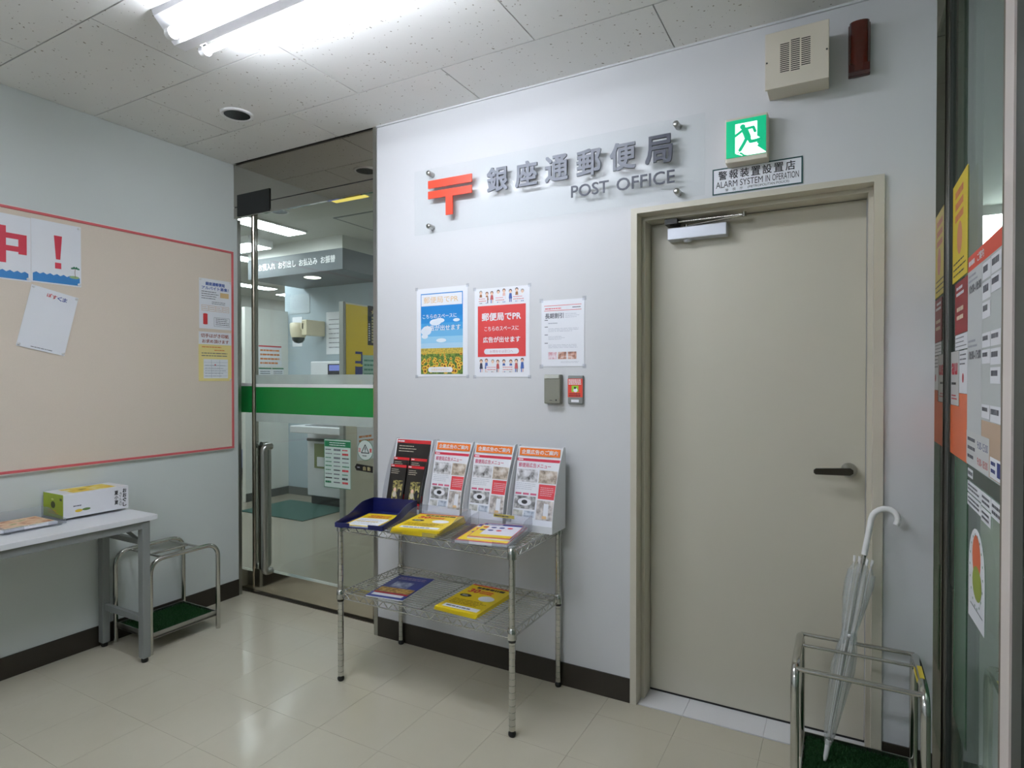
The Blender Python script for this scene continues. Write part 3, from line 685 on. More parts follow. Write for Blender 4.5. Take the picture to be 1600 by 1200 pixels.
F = on_back(-1.183, 1.406, 0.001); w_, h_ = 0.206, 0.294
t, k = sheet('price_sheet', 'white sheet of small print with two red lines', F, w_, h_, 'notice')
for v in (0.268, 0.246): k.quad(0.014, 0.192, v, v + 0.0022, 0, pr)
gk = ink('grey', (96, 98, 108)); gl = ink('light_grey', (170, 174, 186))
k.bars(0.018, 0.10, 0.252, 0.260, 1, 0, pr, 0.5, 1); k.bars(0.150, 0.190, 0.254, 0.262, 1, 0, gk, 0.5, 1)
k.text('長期割引', 0.018, 0.108, 0.212, 0.236, 0.0002, gk, 0.02)
k.bars(0.115, 0.188, 0.212, 0.234, 3, 0, gl, 0.2, 2)
for i, (v, n, e) in enumerate(((0.190, 1, 0.09), (0.160, 3, 0.185), (0.125, 3, 0.12), (0.088, 3, 0.18))):
    k.quad(0.016, 0.032, v + 0.014, v + 0.017, 0, gk); k.bars(0.034, e, v - 0.008, v + 0.010, n, 0, gl, 0.22, i)
for i in range(3): k.quad(0.034 + i * 0.047, 0.075 + i * 0.047, 0.032, 0.064, 0, photo('print_photo%d' % i, [(236, 226, 226), (200, 150, 130), (90, 60, 60)] if i else [(244, 240, 244), (226, 200, 210), (200, 110, 120)], 60))
k.bars(0.095, 0.192, 0.014, 0.024, 2, 0, gl, 0.2, 9)
k.build('print', t); tapes(t, F, w_, h_, 0.009)

# ================================================================== NOTICEBOARD WALL
nb = thing('noticeboard', 'large beige cloth noticeboard with thin red edge', 'noticeboard', (XL, 1.52, 0.925))
MB(on_left(0, 0)).box(0.627, 2.413, 0.936, 2.116, 0.001, 0.014, fabric).build('board', nb)
ALU = mat('board_white_edge', (228, 222, 216), 0.4)
for a in ((0.615, 2.425, 2.116, 2.128), (0.615, 2.425, 0.924, 0.936), (0.615, 0.627, 0.936, 2.116), (2.413, 2.425, 0.936, 2.116)):
    MB(on_left(0, 0)).box(*a, 0.001, 0.020, red_trim, 0.002).build('edge', nb)
for a in ((0.612, 2.428, 2.128, 2.132), (0.612, 2.428, 0.920, 0.924)): MB(on_left(0, 0)).box(*a, 0.001, 0.018, ALU).build('edge_bead', nb)
def pin(t, F, pts):
    for u, v in pts: MB(F @ Matrix.Translation((u, v, 0.001))).lathe([(0.006, 0.0), (0.006, 0.003), (0.0, 0.004)], (0, 0, 0), tape if 0 else white_pl, 12).build('pin', t)
sea = ink('sea', (52, 130, 196)); rb = ink('banner_red', (204, 50, 72))
def waves(k, u0, u1, v0, v1):
    n = 14; top = [(u0 + (u1 - u0) * i / n, v1 + 0.004 * (1 if i % 2 else -1)) for i in range(n + 1)]
    k.poly([(u0, v0), (u1, v0)] + top[::-1], 0.0002, sea)
F = on_left(1.160, 1.797, 0.0155)
t, k = sheet('banner_sheet', 'white banner sheet with a big red kanji over blue waves', F, 0.212, 0.294, 'notice', group='banner sheets on the noticeboard')
k.text('中', 0.008, 0.196, 0.075, 0.240, 0.0003, rb, 0.045); waves(k, 0.006, 0.202, 0.006, 0.040); k.build('print', t); pin(t, F, ((0.010, 0.284), (0.2, 0.012)))
F = on_left(1.373, 1.800, 0.0155)
t, k = sheet('banner_sheet', 'white banner sheet with red exclamation mark, waves and palm', F, 0.208, 0.294, 'notice', group='banner sheets on the noticeboard')
k.poly([(0.092, 0.232), (0.126, 0.232), (0.118, 0.120), (0.100, 0.120)], 0.0003, rb); k.quad(0.096, 0.122, 0.076, 0.104, 0.0003, rb)
waves(k, 0.006, 0.202, 0.006, 0.046)
pg_ = ink('palm', (40, 110, 80)); pb_ = ink('trunk', (130, 100, 80))
k.ell(0.178, 0.044, 0.022, 0.007, 0.0003, ink('island', (150, 180, 130)))
k.stroke([(0.182, 0.046), (0.180, 0.070), (0.182, 0.088)], 0.0025, 0.0004, pb_)
for a in (20, 60, 120, 160, 200, -20): k.stroke([(0.182, 0.088), (0.182 + 0.010 * math.cos(math.radians(a)), 0.088 + 0.008 * math.sin(math.radians(a))), (0.182 + 0.018 * math.cos(math.radians(a)), 0.086 + 0.004 * math.sin(math.radians(a)))], 0.004, 0.0005, pg_)
k.build('print', t); pin(t, F, ((0.198, 0.284), (0.198, 0.012)))
an = math.radians(-12.5)
F = frame((XL + 0.0175, 1.311, 1.503), (0, math.cos(an), math.sin(an)), (0, -math.sin(an), math.cos(an)))
t, k = sheet('tilted_sheet', 'tilted white sheet pinned below the exclamation mark sheet', F, 0.198, 0.292, 'notice')
cols = [ink('title%d' % i, c) for i, c in enumerate(((206, 60, 70), (206, 60, 70), (60, 76, 150), (60, 76, 150)))]
for i, ch in enumerate('ぽすくま'): k.text(ch, 0.068 + i * 0.022, 0.088 + i * 0.022, 0.252 + (0.004, 0.001, 0.0, 0.0)[i], 0.272 + (0.002, 0, 0, 0)[i], 0.0003, cols[i], 0.02)
k.build('title_print', t); k = MB(F @ Matrix.Translation((0, 0, 0.0011))); k.bars(0.055, 0.150, 0.008, 0.014, 1, 0.0002, gk, 0.5, 3); k.build('caption_print', t)
pin(t, F, ((0.008, 0.010), (0.190, 0.010), (0.008, 0.284), (0.190, 0.284)))
F = on_left(2.200, 1.646, 0.0155)
t, k = sheet('job_notice', 'white job notice sheet with blue heading at the board edge', F, 0.210, 0.294, 'notice')
nb_ = ink('notice_blue', (48, 84, 170))
k.text('銀座通郵便局', 0.040, 0.165, 0.255, 0.276, 0.0003, nb_, 0.03); k.text('アルバイト募集！', 0.016, 0.192, 0.230, 0.250, 0.0003, nb_, 0.02)
k.bars(0.014, 0.125, 0.172, 0.224, 4, 0.0002, gk, 0.3, 5); k.quad(0.135, 0.192, 0.190, 0.220, 0.0002, ink('tan', (220, 190, 140))); k.bars(0.08, 0.19, 0.145, 0.165, 2, 0.0002, gk, 0.3, 6)
tan = ink('tan_line', (214, 180, 150))
for i in range(4):
    a = 0.014 + i * 0.046; k.quad(a, a + 0.042, 0.104, 0.138, 0.0002, tan); k.quad(a + 0.002, a + 0.040, 0.106, 0.136, 0.0003, paper); k.bars(a + 0.005, a + 0.038, 0.110, 0.132, 2, 0.0004, tan, 0.3, i)
pillar = ink('pillar_red', (206, 60, 62)); k.quad(0.024, 0.052, 0.028, 0.084, 0.0002, pillar); k.ell(0.038, 0.084, 0.015, 0.005, 0.0003, pillar); k.ell(0.038, 0.028, 0.015, 0.004, 0.0003, pillar)
k.quad(0.094, 0.196, 0.016, 0.070, 0.0002, gk); k.quad(0.0955, 0.1945, 0.0175, 0.0685, 0.0003, paper); k.bars(0.104, 0.192, 0.022, 0.066, 4, 0.0004, gk, 0.35, 11)
k.build('print', t); pin(t, F, ((0.008, 0.286), (0.202, 0.286)))
F = on_left(2.195, 1.337, 0.0155)
yel_paper = mat('pale_yellow_paper', (238, 222, 150), 0.55)
t, k = sheet('stamp_notice', 'pale yellow stamp sales notice below the job notice', F, 0.214, 0.290, 'notice', m=yel_paper)
k.quad(0, 0.214, 0.216, 0.290, 0, paper); db = ink('brown_red', (150, 62, 44))
k.text('切手はがき印紙', 0.014, 0.196, 0.256, 0.280, 0.0003, db, 0.02); k.text('お求め頂けます', 0.022, 0.196, 0.224, 0.246, 0.0003, db, 0.02)
k.bars(0.02, 0.15, 0.196, 0.206, 1, 0.0002, ink('orange', (222, 130, 60)), 0.5, 1); k.bars(0.10, 0.19, 0.178, 0.188, 1, 0.0002, MATS['ink_orange'], 0.5, 2)
k.bars(0.018, 0.196, 0.142, 0.172, 2, 0.0002, gk, 0.3, 4)
k.quad(0.030, 0.190, 0.016, 0.130, 0.0002, paper)
for i in range(5): k.quad(0.034, 0.186, 0.030 + i * 0.020, 0.0312 + i * 0.020, 0.0003, gl)
for u in (0.08, 0.135): k.quad(u, u + 0.0014, 0.020, 0.126, 0.0003, gl)
k.bars(0.04, 0.18, 0.022, 0.10, 5, 0.0003, gl, 0.2, 8); k.ell(0.105, 0.096, 0.005, 0.004, 0.0004, rb)
k.build('print', t); pin(t, F, ((0.206, 0.282), (0.206, 0.008)))

# ================================================================== TABLE AND WHAT STANDS ON IT
tb = thing('side_table', 'narrow white topped table with grey steel legs', 'table', (-3.09, 1.1, 0))
MB().box(-3.290, -2.887, 0.30, 1.716, 0.676, 0.700, white_lam, 0.002).build('tabletop', tb)
for x0 in (-3.284, -2.935):
    for y0 in (1.648, 0.33):
        lg = MB().box(x0, x0 + 0.040, y0, y0 + 0.036, 0.022, 0.674, grey_paint, 0.003).build('leg', tb)
        MB().lathe([(0.013, 0.0), (0.016, 0.010), (0.014, 0.022)], (x0 + 0.02, y0 + 0.018, 0.0), black_pl, 14).build('foot', lg)
MB().box(-2.925, -2.900, 0.36, 1.66, 0.640, 0.674, grey_paint).build('apron_rail', tb)
MB().box(-3.275, -3.250, 0.36, 1.66, 0.640, 0.674, grey_paint).build('apron_rail', tb)
for y0 in (1.655, 0.337):
    MB().box(-3.246, -2.934, y0, y0 + 0.022, 0.190, 0.218, grey_paint).build('stretcher', tb)
    MB().box(-3.246, -2.934, y0, y0 + 0.022, 0.560, 0.585, grey_paint).build('upper_stretcher', tb)
    b = MB(); b.tube([(-3.24, y0 + 0.010, 0.668), (-2.95, y0 + 0.010, 0.575)], 0.009, grey_paint, 6); b.build('brace', tb)
# citrus box
cbx = thing('cardboard_box', 'white and green citrus gift box lying on the table', 'box', (-3.2, 1.55, 0.703))
bx0, bx1, by0, by1, bz0, bz1 = -3.285, -3.105, 1.415, 1.700, 0.712, 0.822
box_white = mat('box_white', (232, 232, 236), 0.45); box_green = mat('box_green', (150, 172, 40), 0.5, var=0.08)
MB().box(bx0, bx1, by0, by1, bz0, bz1, box_white, 0.002).build('body', cbx)
k = MB(frame((0, by0 - 0.0008, 0), (1, 0, 0), (0, 0, 1))); k.quad(bx0 + 0.001, bx1 - 0.001, bz0, bz1 - 0.001, 0, box_green)
k.ell(-3.195, 0.770, 0.020, 0.016, 0.0002, ink('dark_green', (60, 70, 24))); k.ell(-3.200, 0.795, 0.012, 0.004, 0.0002, ink('pale_green', (200, 210, 130)))
k.bars(-3.24, -3.14, 0.728, 0.748, 2, 0.0002, ink('olive_print', (190, 150, 40)), 0.5, 2); k.bars(-3.135, -3.110, 0.790, 0.806, 1, 0.0002, ink('dark_green', (60, 70, 24)), 0.7, 2)
k.build('green_end', cbx)
k = MB(frame((0, 0, bz1 + 0.0008), (0, 1, 0), (-1, 0, 0)))
k.quad(by0 + 0.05, by1 - 0.045, 3.125, 3.262, 0, photo('citrus_art', [(240, 240, 236), (236, 214, 90), (240, 200, 40), (110, 104, 30)], 14, 2)); k.build('top_picture', cbx)
k = MB(frame((bx1 + 0.0008, 0, 0), (0, 1, 0), (0, 0, 1)))
k.vtext('おおぐし', 1.672, 1.690, 0.722, 0.812, 0, it, 0.03); k.vtext('さんの', 1.656, 1.668, 0.728, 0.796, 0, it, 0.0); k.vtext('夏小夏', 1.634, 1.652, 0.736, 0.806, 0, it, 0.02)
k.ell(1.478, 0.740, 0.016, 0.007, 0, ink('citrus', (222, 190, 60)), 12); k.ell(1.510, 0.742, 0.018, 0.006, 0, ink('leaf', (100, 130, 70)), 12); k.bars(1.455, 1.50, 0.758, 0.768, 1, 0, gk, 0.5, 2)
k.build('lettering', cbx)
def acr_tray(name, label, F, w, l, h, m, cut=0.35, foot=True, cat='tray', group=None):
    """letter tray: floor, back, two sides that sweep down to the front, low front lip with a gap"""
    t = thing(name, label, cat, F.translation, group)
    th = 0.0025
    MB(F).box(-w / 2, w / 2, -l / 2, l / 2, 0.006, 0.006 + th, m).build('tray_floor', t)
    MB(F).box(-w / 2, w / 2, l / 2 - th, l / 2, 0.006, h, m).build('back_wall', t)
    for s_ in (-1, 1):
        S = F @ Matrix(((0, 0, 1, s_ * (w / 2) - (th if s_ > 0 else 0)), (1, 0, 0, 0), (0, 1, 0, 0), (0, 0, 0, 1)))
        prof = [(-l / 2, 0.006), (l / 2, 0.006), (l / 2, h)] + [(l / 2 - l * (0.25 + 0.5 * i / 8), h - (h - 0.024) * (0.5 - 0.5 * math.cos(math.pi * i / 8)) * 0.75) for i in range(9)] + [(-l / 2, 0.026)]
        MB(S).prism(prof, 0, th, m).build('side_wall', t)
        MB(F).box(s_ * w / 2 * 0.99 - (w * 0.30 if s_ > 0 else 0), s_ * w / 2 * 0.99 + (0 if s_ > 0 else w * 0.30), -l / 2 - th, -l / 2, 0.006, 0.026, m).build('front_lip', t)
        if foot:
            for y in (-l / 2 + 0.02, l / 2 - 0.02): MB(F).box(s_ * (w / 2 - 0.02) - 0.008, s_ * (w / 2 - 0.02) + 0.008, y - 0.008, y + 0.008, 0, 0.006, m).build('foot', t)
    return t
acr_tray('clear_tray', 'clear letter tray on the white table', flat(-3.155, 1.285, 0.700, 90), 0.23, 0.22, 0.060, tray_clear)
F = flat(-3.155, 1.265, 0.7095, 90)
t = thing('magazine', 'cover photo magazine in the clear tray on the table', 'magazine', F.translation)
MB(F).box(-0.105, 0.105, -0.10, 0.10, 0, 0.010, paper).build('pages', t)
k = MB(F @ Matrix.Translation((0, 0, 0.0104))); k.quad(-0.103, 0.103, -0.075, 0.098, 0, photo('food_photo', [(170, 90, 70), (226, 180, 140), (240, 206, 176), (150, 160, 70)], 18, 2))
k.quad(-0.103, 0.05, -0.098, -0.075, 0, white_pl); k.bars(-0.09, 0.03, -0.094, -0.08, 1, 0.0003, it, 0.5, 1); k.build('cover_print', t)

# ================================================================== UMBRELLA STANDS
def u_frame(mb, x, y0, y1, h, r):
    mb.tube(fillet([(x, y0, 0.0), (x, y0, h), (x, y1, h), (x, y1, 0.0)], 0.075, 8), r, chrome, 14); return mb
sl = thing('umbrella_stand', 'empty chrome umbrella stand with green turf beside the table', 'umbrella stand', (-3.11, 1.90, 0))
for x in (-3.268, -2.962): u_frame(MB(), x, 1.722, 2.085, 0.462, 0.0115).build('tube_frame', sl)
for y, z in ((1.80, 0.455), (2.005, 0.455)): MB().tube([(-3.268, y, z), (-2.962, y, z)], 0.006, chrome, 10).build('cross_bar', sl)
MB().tube([(-3.11, 1.80, 0.450), (-3.11, 2.005, 0.450)], 0.006, chrome, 10).build('centre_bar', sl)
tr = MB(); tr.box(-3.262, -2.968, 1.730, 2.078, 0.072, 0.078, brushed)
for a in ((-3.262, -3.258, 1.730, 2.078), (-2.972, -2.968, 1.730, 2.078), (-3.262, -2.968, 1.730, 1.734), (-3.262, -2.968, 2.074, 2.078)): tr.box(*a, 0.068, 0.098, brushed)
tr.build('tray', sl)
def turf_blades(mb, x0, x1, y0, y1, z, n, seed):
    r = random.Random(seed)
    for i in range(n):
        x = r.uniform(x0, x1); y = r.uniform(y0, y1); a = r.uniform(0, 6.28); h = r.uniform(0.008, 0.015); dx = math.cos(a) * 0.002; dy = math.sin(a) * 0.002
        mb.add([(x - dx, y - dy, z), (x + dx, y + dy, z), (x + r.uniform(-0.005, 0.005), y + r.uniform(-0.005, 0.005), z + h)], [(0, 1, 2)], turf)
def turf_mat_part(parent, x0, x1, y0, y1, z, seed):
    mb = MB().box(x0, x1, y0, y1, z, z + 0.006, turf); turf_blades(mb, x0, x1, y0, y1, z + 0.005, 6000, seed)
    o = mb.build('turf_mat', parent); o['kind'] = 'stuff'; o['label'] = 'green artificial turf mat'
turf_mat_part(sl, -3.256, -2.974, 1.736, 2.072, 0.0785, 1)
sr_ = thing('umbrella_stand', 'chrome umbrella stand in front of the cream door holding the umbrella', 'umbrella stand', (0.04, 2.21, 0))
for x in (-0.126, 0.212): u_frame(MB(), x, 2.062, 2.385, 0.450, 0.0125).build('tube_frame', sr_)
for y, z, r_ in ((2.372, 0.443, 0.007), (2.262, 0.448, 0.0055), (2.085, 0.440, 0.008)): MB().tube([(-0.126, y, z), (0.212, y, z)], r_, chrome, 10).build('cross_bar', sr_)
tr = MB(); tr.box(-0.116, 0.202, 2.066, 2.382, 0.066, 0.072, brushed)
for a in ((-0.116, -0.112, 2.066, 2.382), (0.198, 0.202, 2.066, 2.382), (-0.116, 0.202, 2.066, 2.070), (-0.116, 0.202, 2.378, 2.382)): tr.box(*a, 0.062, 0.092, brushed)
tr.build('tray', sr_)
turf_mat_part(sr_, -0.110, 0.196, 2.072, 2.376, 0.0725, 2)
k = MB(); k.box(0.206, 0.218, 2.15, 2.235, 0.4610, 0.4632, ink('sticker_yellow', (226, 200, 60))); k.box(0.1985, 0.2003, 2.15, 2.235, 0.446, 0.457, MATS['ink_sticker_yellow']); tag(k.build('sticker', sr_), 'small yellow sticker')

# ---- umbrella
um = thing('umbrella', 'closed clear vinyl umbrella with white crook handle', 'umbrella', (-0.048, 2.214, 0.085))
A = Vector((-0.046, 2.245, 0.082)); Bp = Vector((0.064, 2.358, 0.735)); ax = (Bp - A)
def P(t): return A + ax * t
MB().tube([P(0.05), P(1.04)], 0.004, steel, 8).build('shaft', um)
MB().tube([P(0.0), P(0.02), P(0.10)], 0.006, white_pl, 12, taper=[0.004, 0.007, 0.009]).build('ferrule', um)
cn = MB(); prof = [(0.08, 0.010), (0.14, 0.017), (0.24, 0.022), (0.34, 0.026), (0.46, 0.030), (0.55, 0.027), (0.60, 0.021), (0.64, 0.019), (0.70, 0.025), (0.80, 0.033), (0.88, 0.037), (0.94, 0.036)]
sg_ = 48; V = []; axn = ax.normalized(); e1_ = axn.cross(Vector((0, 1, 0))).normalized(); e2_ = axn.cross(e1_)
for i, (t_, r_) in enumerate(prof):
    for j in range(sg_):
        a = 2 * math.pi * j / sg_; rr = r_ * (1 + 0.22 * math.sin(8 * a + 6 * t_) * min(1, t_ * 2) + 0.08 * math.sin(3 * a + i))
        V.append(tuple(P(t_) + (e1_ * math.cos(a) + e2_ * math.sin(a)) * rr))
cn.add(V, [(i * sg_ + j, i * sg_ + (j + 1) % sg_, (i + 1) * sg_ + (j + 1) % sg_, (i + 1) * sg_ + j) for i in range(len(prof) - 1) for j in range(sg_)], vinyl, True)
# loose film corners near the ribs
for j in range(8):
    a = 2 * math.pi * (j + 0.5) / 8; d = e1_ * math.cos(a) + e2_ * math.sin(a); q = e1_ * -math.sin(a) + e2_ * math.cos(a)
    cn.add([tuple(P(0.94) + d * 0.036 - q * 0.014), tuple(P(0.94) + d * 0.036 + q * 0.014), tuple(P(1.0) + d * 0.024)], [(0, 1, 2)], vinyl)
cn.build('canopy', um)
for j in range(8):
    a = 2 * math.pi * (j + 0.5) / 8; d = e1_ * math.cos(a) + e2_ * math.sin(a)
    rb_ = MB(); rb_.tube([P(0.12) + d * 0.006, P(0.5) + d * 0.014, P(0.75) + d * 0.022, P(0.99) + d * 0.027], 0.0010, white_pl, 6); o = rb_.build('rib', um)
    MB().tube([P(0.985) + d * 0.027, P(1.015) + d * 0.029], 0.0036, white_pl, 8).build('rib_tip', o)
st = MB(); st.tube([P(0.605), P(0.645)], 0.0235, vinyl, 24, caps=False); o = st.build('strap', um)
MB().lathe([(0.005, 0), (0.005, 0.003), (0.0, 0.004)], tuple(P(0.635) - Vector((0, 0.024, 0))), white_pl, 12, 'y').build('snap', o)
h0 = P(1.03); hd_ = axn
hp_ = [h0, h0 + hd_ * 0.125]
cx = Vector((1, 0, 0.0)) * 0.038; top = h0 + hd_ * 0.125
arc = [top + cx * (1 - math.cos(math.radians(q))) + hd_ * 0.038 * math.sin(math.radians(q)) for q in range(20, 200, 18)]
hm = MB(); hm.tube(hp_ + arc + [arc[-1] - hd_ * 0.012 + Vector((-0.003, 0, 0))], 0.0095, white_pl, 14); hm.build('crook_handle', um)
MB().tube([P(0.985), P(1.035)], 0.0065, steel, 10).build('runner', um)

# ================================================================== WIRE RACK
rk = thing('wire_rack', 'chrome wire rack on four posts with two shelves', 'rack', (-1.53, 2.2, 0))
RX0, RX1, RY0, RY1 = -1.966, -1.090, 1.987, 2.408
for x in (RX0, RX1):
    for y in (RY0, RY1):
        pst = MB(); pst.tube([(x, y, 0.022), (x, y, 0.712)], 0.0125, chrome, 16)
        for i in range(26): pst.lathe([(0.0125, 0.0), (0.0131, 0.001), (0.0125, 0.002)], (x, y, 0.04 + i * 0.0254), mat('groove', (172, 170, 164), 0.22, 1.0), 16)
        o = pst.build('post', rk)
        MB().lathe([(0.012, 0.0), (0.015, 0.006), (0.015, 0.014), (0.011, 0.018), (0.011, 0.024)], (x, y, 0.0), black_pl, 16).build('foot', o)
        MB().lathe([(0.0125, 0.712), (0.0135, 0.714), (0.012, 0.720), (0.0, 0.722)], (x, y, 0.0), grey_paint, 16).build('cap', o)
        for z in (0.672, 0.368): MB().lathe([(0.0185, 0.0), (0.0175, 0.020), (0.0165, 0.040), (0.013, 0.042)], (x, y, z), chrome, 16).build('collar', o)
        MB().lathe([(0.0145, 0.0), (0.0145, 0.010)], (x, y, 0.357), black_pl, 16).build('clip', o)
def truss(mb, a, b, zt, zb, n):
    a = Vector(a); b = Vector(b); up = Vector((0, 0, 1))
    for z in (zt, zb): mb.tube([a + up * z, b + up * z], 0.0032, chrome, 6)
    pts = []
    for i in range(2 * n + 1): pts.append(a.lerp(b, i / (2 * n)) + up * (zb if i % 2 == 0 else zt))
    for p_, q_ in zip(pts, pts[1:]): mb.tube([p_, q_], 0.0021, chrome, 5, caps=False)
for zt in (0.700, 0.398):
    zb = zt - 0.028; z_ = 0
    sh = MB()
    truss(sh, (RX0, RY0, 0), (RX1, RY0, 0), zt, zb, 16); truss(sh, (RX0, RY1, 0), (RX1, RY1, 0), zt, zb, 16)
    truss(sh, (RX0, RY0, 0), (RX0, RY1, 0), zt, zb, 7); truss(sh, (RX1, RY0, 0), (RX1, RY1, 0), zt, zb, 7)
    so = sh.build('shelf_rim', rk)
    dk = MB()
    for i in range(1, 20): y = RY0 + (RY1 - RY0) * i / 20; dk.tube([(RX0, y, zt + 0.003), (RX1, y, zt + 0.003)], 0.0017, chrome, 5)
    dk.build('wire_deck', so)
    for x in (RX0 + 0.13, RX0 + 0.438, RX0 + 0.746): MB().tube([(x, RY0, zt - 0.002), (x, RY1, zt - 0.002)], 0.0028, chrome, 6).build('cross_support', so)

# ---- brochure holders on the top shelf
ZS = 0.7050
def holder(x0, x1, label, m, side_m, kind):
    t = thing('brochure_holder', label, 'brochure holder', ((x0 + x1) / 2, 2.33, ZS), group='brochure holders on the wire rack')
    Yf, Yb = 2.262, 2.400; H = 0.350
    prof = [(Yb - 0.002, 0.0), (Yb, H)] + [(Yf + (Yb - 0.022 - Yf) * (i / 10) ** 1.7, 0.015 + (H - 0.015) * (i / 10)) for i in range(10, -1, -1)] + [(Yf, 0.0)]
    for xx in (x0, x1 - 0.0025):
        MB(frame((xx, 0, ZS), (0, 1, 0), (0, 0, 1))).prism(prof, 0, 0.0025, side_m).build('side_panel', t)
    F = Matrix(((1, 0, 0, x0), (0, 0.2225, -0.975, 2.300), (0, 0.975, 0.2225, ZS + 0.010), (0, 0, 0, 1)))
    MB(F).box(0.0025, x1 - x0 - 0.0025, 0, 0.345, -0.004, -0.001, m).build('back_panel', t)
    MB().box(x0 + 0.0025, x1 - 0.0025, Yf + 0.002, Yb - 0.004, ZS, ZS + 0.004, m).build('bottom_panel', t)
    MB().box(x0 + 0.0025, x1 - 0.0025, Yf, Yf + 0.003, ZS, ZS + 0.030, m).build('front_lip', t)
    return t, F
white_card = mat('white_card', (230, 232, 236), 0.45); clear_side = tray_clear
menu_pic = [photo('menu_photo%d' % i, c, 46) for i, c in enumerate((
    [(70, 66, 64), (200, 200, 204), (236, 236, 240)], [(110, 96, 84), (190, 176, 160), (226, 220, 214)],
    [(30, 30, 30), (150, 150, 152), (236, 236, 238)], [(120, 108, 100), (196, 190, 188), (234, 228, 222)], [(150, 150, 140), (210, 210, 206), (230, 230, 226)], [(110, 120, 140), (190, 200, 214), (226, 230, 236)]))]
pink = ink('menu_pink', (206, 96, 130)); crim = ink('menu_crimson', (206, 44, 72)); orange = mat('orange_label', (240, 122, 36), 0.3, coat=0.3)
def menu(F, w, label):
    t = thing('brochure', label, 'brochure', F.translation, group='menu brochures in the holders')
    m0 = 0.006; W = w - 2 * m0
    G = F @ Matrix.Translation((m0, 0.004, 0.0))
    MB(G).box(0, W, 0, 0.288, 0, 0.006, paper).build('pages', t)
    k = MB(G @ Matrix.Translation((0, 0, 0.0065)))
    k.quad(0, W, 0.276, 0.288, 0, crim); k.bars(0.006, 0.03, 0.278, 0.286, 1, 0.0002, paper, 0.6, 1)
    k.text('郵便局広告メニュー', 0.010, W * 0.80, 0.248, 0.268, 0.0002, pink, 0.02)
    k.quad(0.006, W * 0.52, 0.185, 0.240, 0.0001, menu_pic[0]); k.quad(W * 0.55, W - 0.008, 0.185, 0.240, 0.0001, menu_pic[1])
    k.quad(W * 0.57, W - 0.010, 0.118, 0.180, 0.0001, ink('menu_red', (216, 66, 76))); k.bars(W * 0.61, W - 0.016, 0.130, 0.170, 5, 0.0002, paper, 0.2, 3)
    k.bars(0.008, W * 0.52, 0.150, 0.182, 4, 0.0001, gl, 0.2, 4)
    for i in range(3): k.quad(0.008 + i * W * 0.175, 0.008 + i * W * 0.175 + W * 0.14, 0.130, 0.138, 0.0001, pink)
    k.quad(0.006, W * 0.52, 0.070, 0.124, 0.0001, menu_pic[2]); k.ell(W * 0.27, 0.099, W * 0.16, 0.016, 0.0002, paper, 18); k.ell(W * 0.27, 0.099, W * 0.07, 0.009, 0.0003, it, 14)
    k.quad(W * 0.56, W - 0.010, 0.030, 0.112, 0.0001, menu_pic[3]); k.quad(W * 0.72, W * 0.83, 0.045, 0.10, 0.0002, paper); k.quad(W * 0.70, W * 0.80, 0.036, 0.048, 0.0003, ink('envelope', (226, 190, 140)))
    k.quad(0.006, W * 0.25, 0.036, 0.062, 0.0001, menu_pic[4]); k.quad(W * 0.28, W * 0.52, 0.036, 0.062, 0.0001, menu_pic[5])
    k.build('cover_print', t); return t
spots = ((-1.722, -1.512, 'next to the black and red leaflets'), (-1.500, -1.288, 'in the middle of the three white ones'), (-1.272, -1.052, 'at the right end of the rack'))
for i, (a, b, s_) in enumerate(spots):
    t, F = holder(a, b, 'white brochure holder with orange label ' + s_, white_card, white_card, 'menu')
    G = F @ Matrix.Translation((0, 0, 0.001))
    MB(G).box(0.012, b - a - 0.012, 0.304, 0.338, 0, 0.0015, orange).build('label_card', t)
    k = MB(G @ Matrix.Translation((0, 0, 0.002))); k.text('企業広告のご案内', 0.022, b - a - 0.022, 0.311, 0.331, 0, paper, 0.025); k.build('label_print', t)
    menu(F, b - a, 'white and red menu brochure in the holder ' + s_)
t, F = holder(-1.968, -1.738, 'clear sided holder with black and red leaflets', white_card, clear_side, 'dark')
dark_cover = mat('dark_cover', (30, 26, 24), 0.35, var=0.2, scale=30); cover_red = mat('cover_red', (206, 36, 44), 0.35)
couple = photo('dark_photo', [(22, 18, 16), (60, 54, 40), (170, 160, 90), (226, 214, 170)], 60)
def leaflet(G, w, h, label, pic=True, grp=None):
    t = thing('leaflet', label, 'leaflet', G.translation, group=grp)
    MB(G).box(0, w, 0, h, 0, 0.002, dark_cover).build('pages', t)
    k = MB(G @ Matrix.Translation((0, 0, 0.0025)))
    k.quad(0, w, h * 0.94, h, 0, cover_red); k.bars(0.004, w * 0.28, h * 0.95, h * 0.99, 1, 0.0002, paper, 0.6, 2)
    k.bars(w * 0.08, w * 0.6, h * 0.78, h * 0.91, 3, 0.0001, ink('cream_print', (206, 196, 176)), 0.28, 5)
    if pic:
        k.quad(0, w, 0, h * 0.16, 0, cover_red); k.quad(w * 0.30, w * 0.88, h * 0.18, h * 0.64, 0.0001, couple)
        k.ell(w * 0.46, h * 0.42, w * 0.09, h * 0.05, 0.0002, ink('skin', (236, 200, 176)), 12); k.ell(w * 0.46, h * 0.32, w * 0.12, h * 0.07, 0.0002, ink('cream_print', (206, 196, 176)), 12); k.ell(w * 0.72, h * 0.34, w * 0.10, h * 0.12, 0.0002, it, 12)
    k.build('cover_print', t)
Gr = 'black and red leaflets in the clear sided holder'
leaflet(F @ Matrix.Translation((0.012, 0.050, 0.0)), 0.205, 0.292, 'large black and red brochure at the back of the holder', False, Gr)
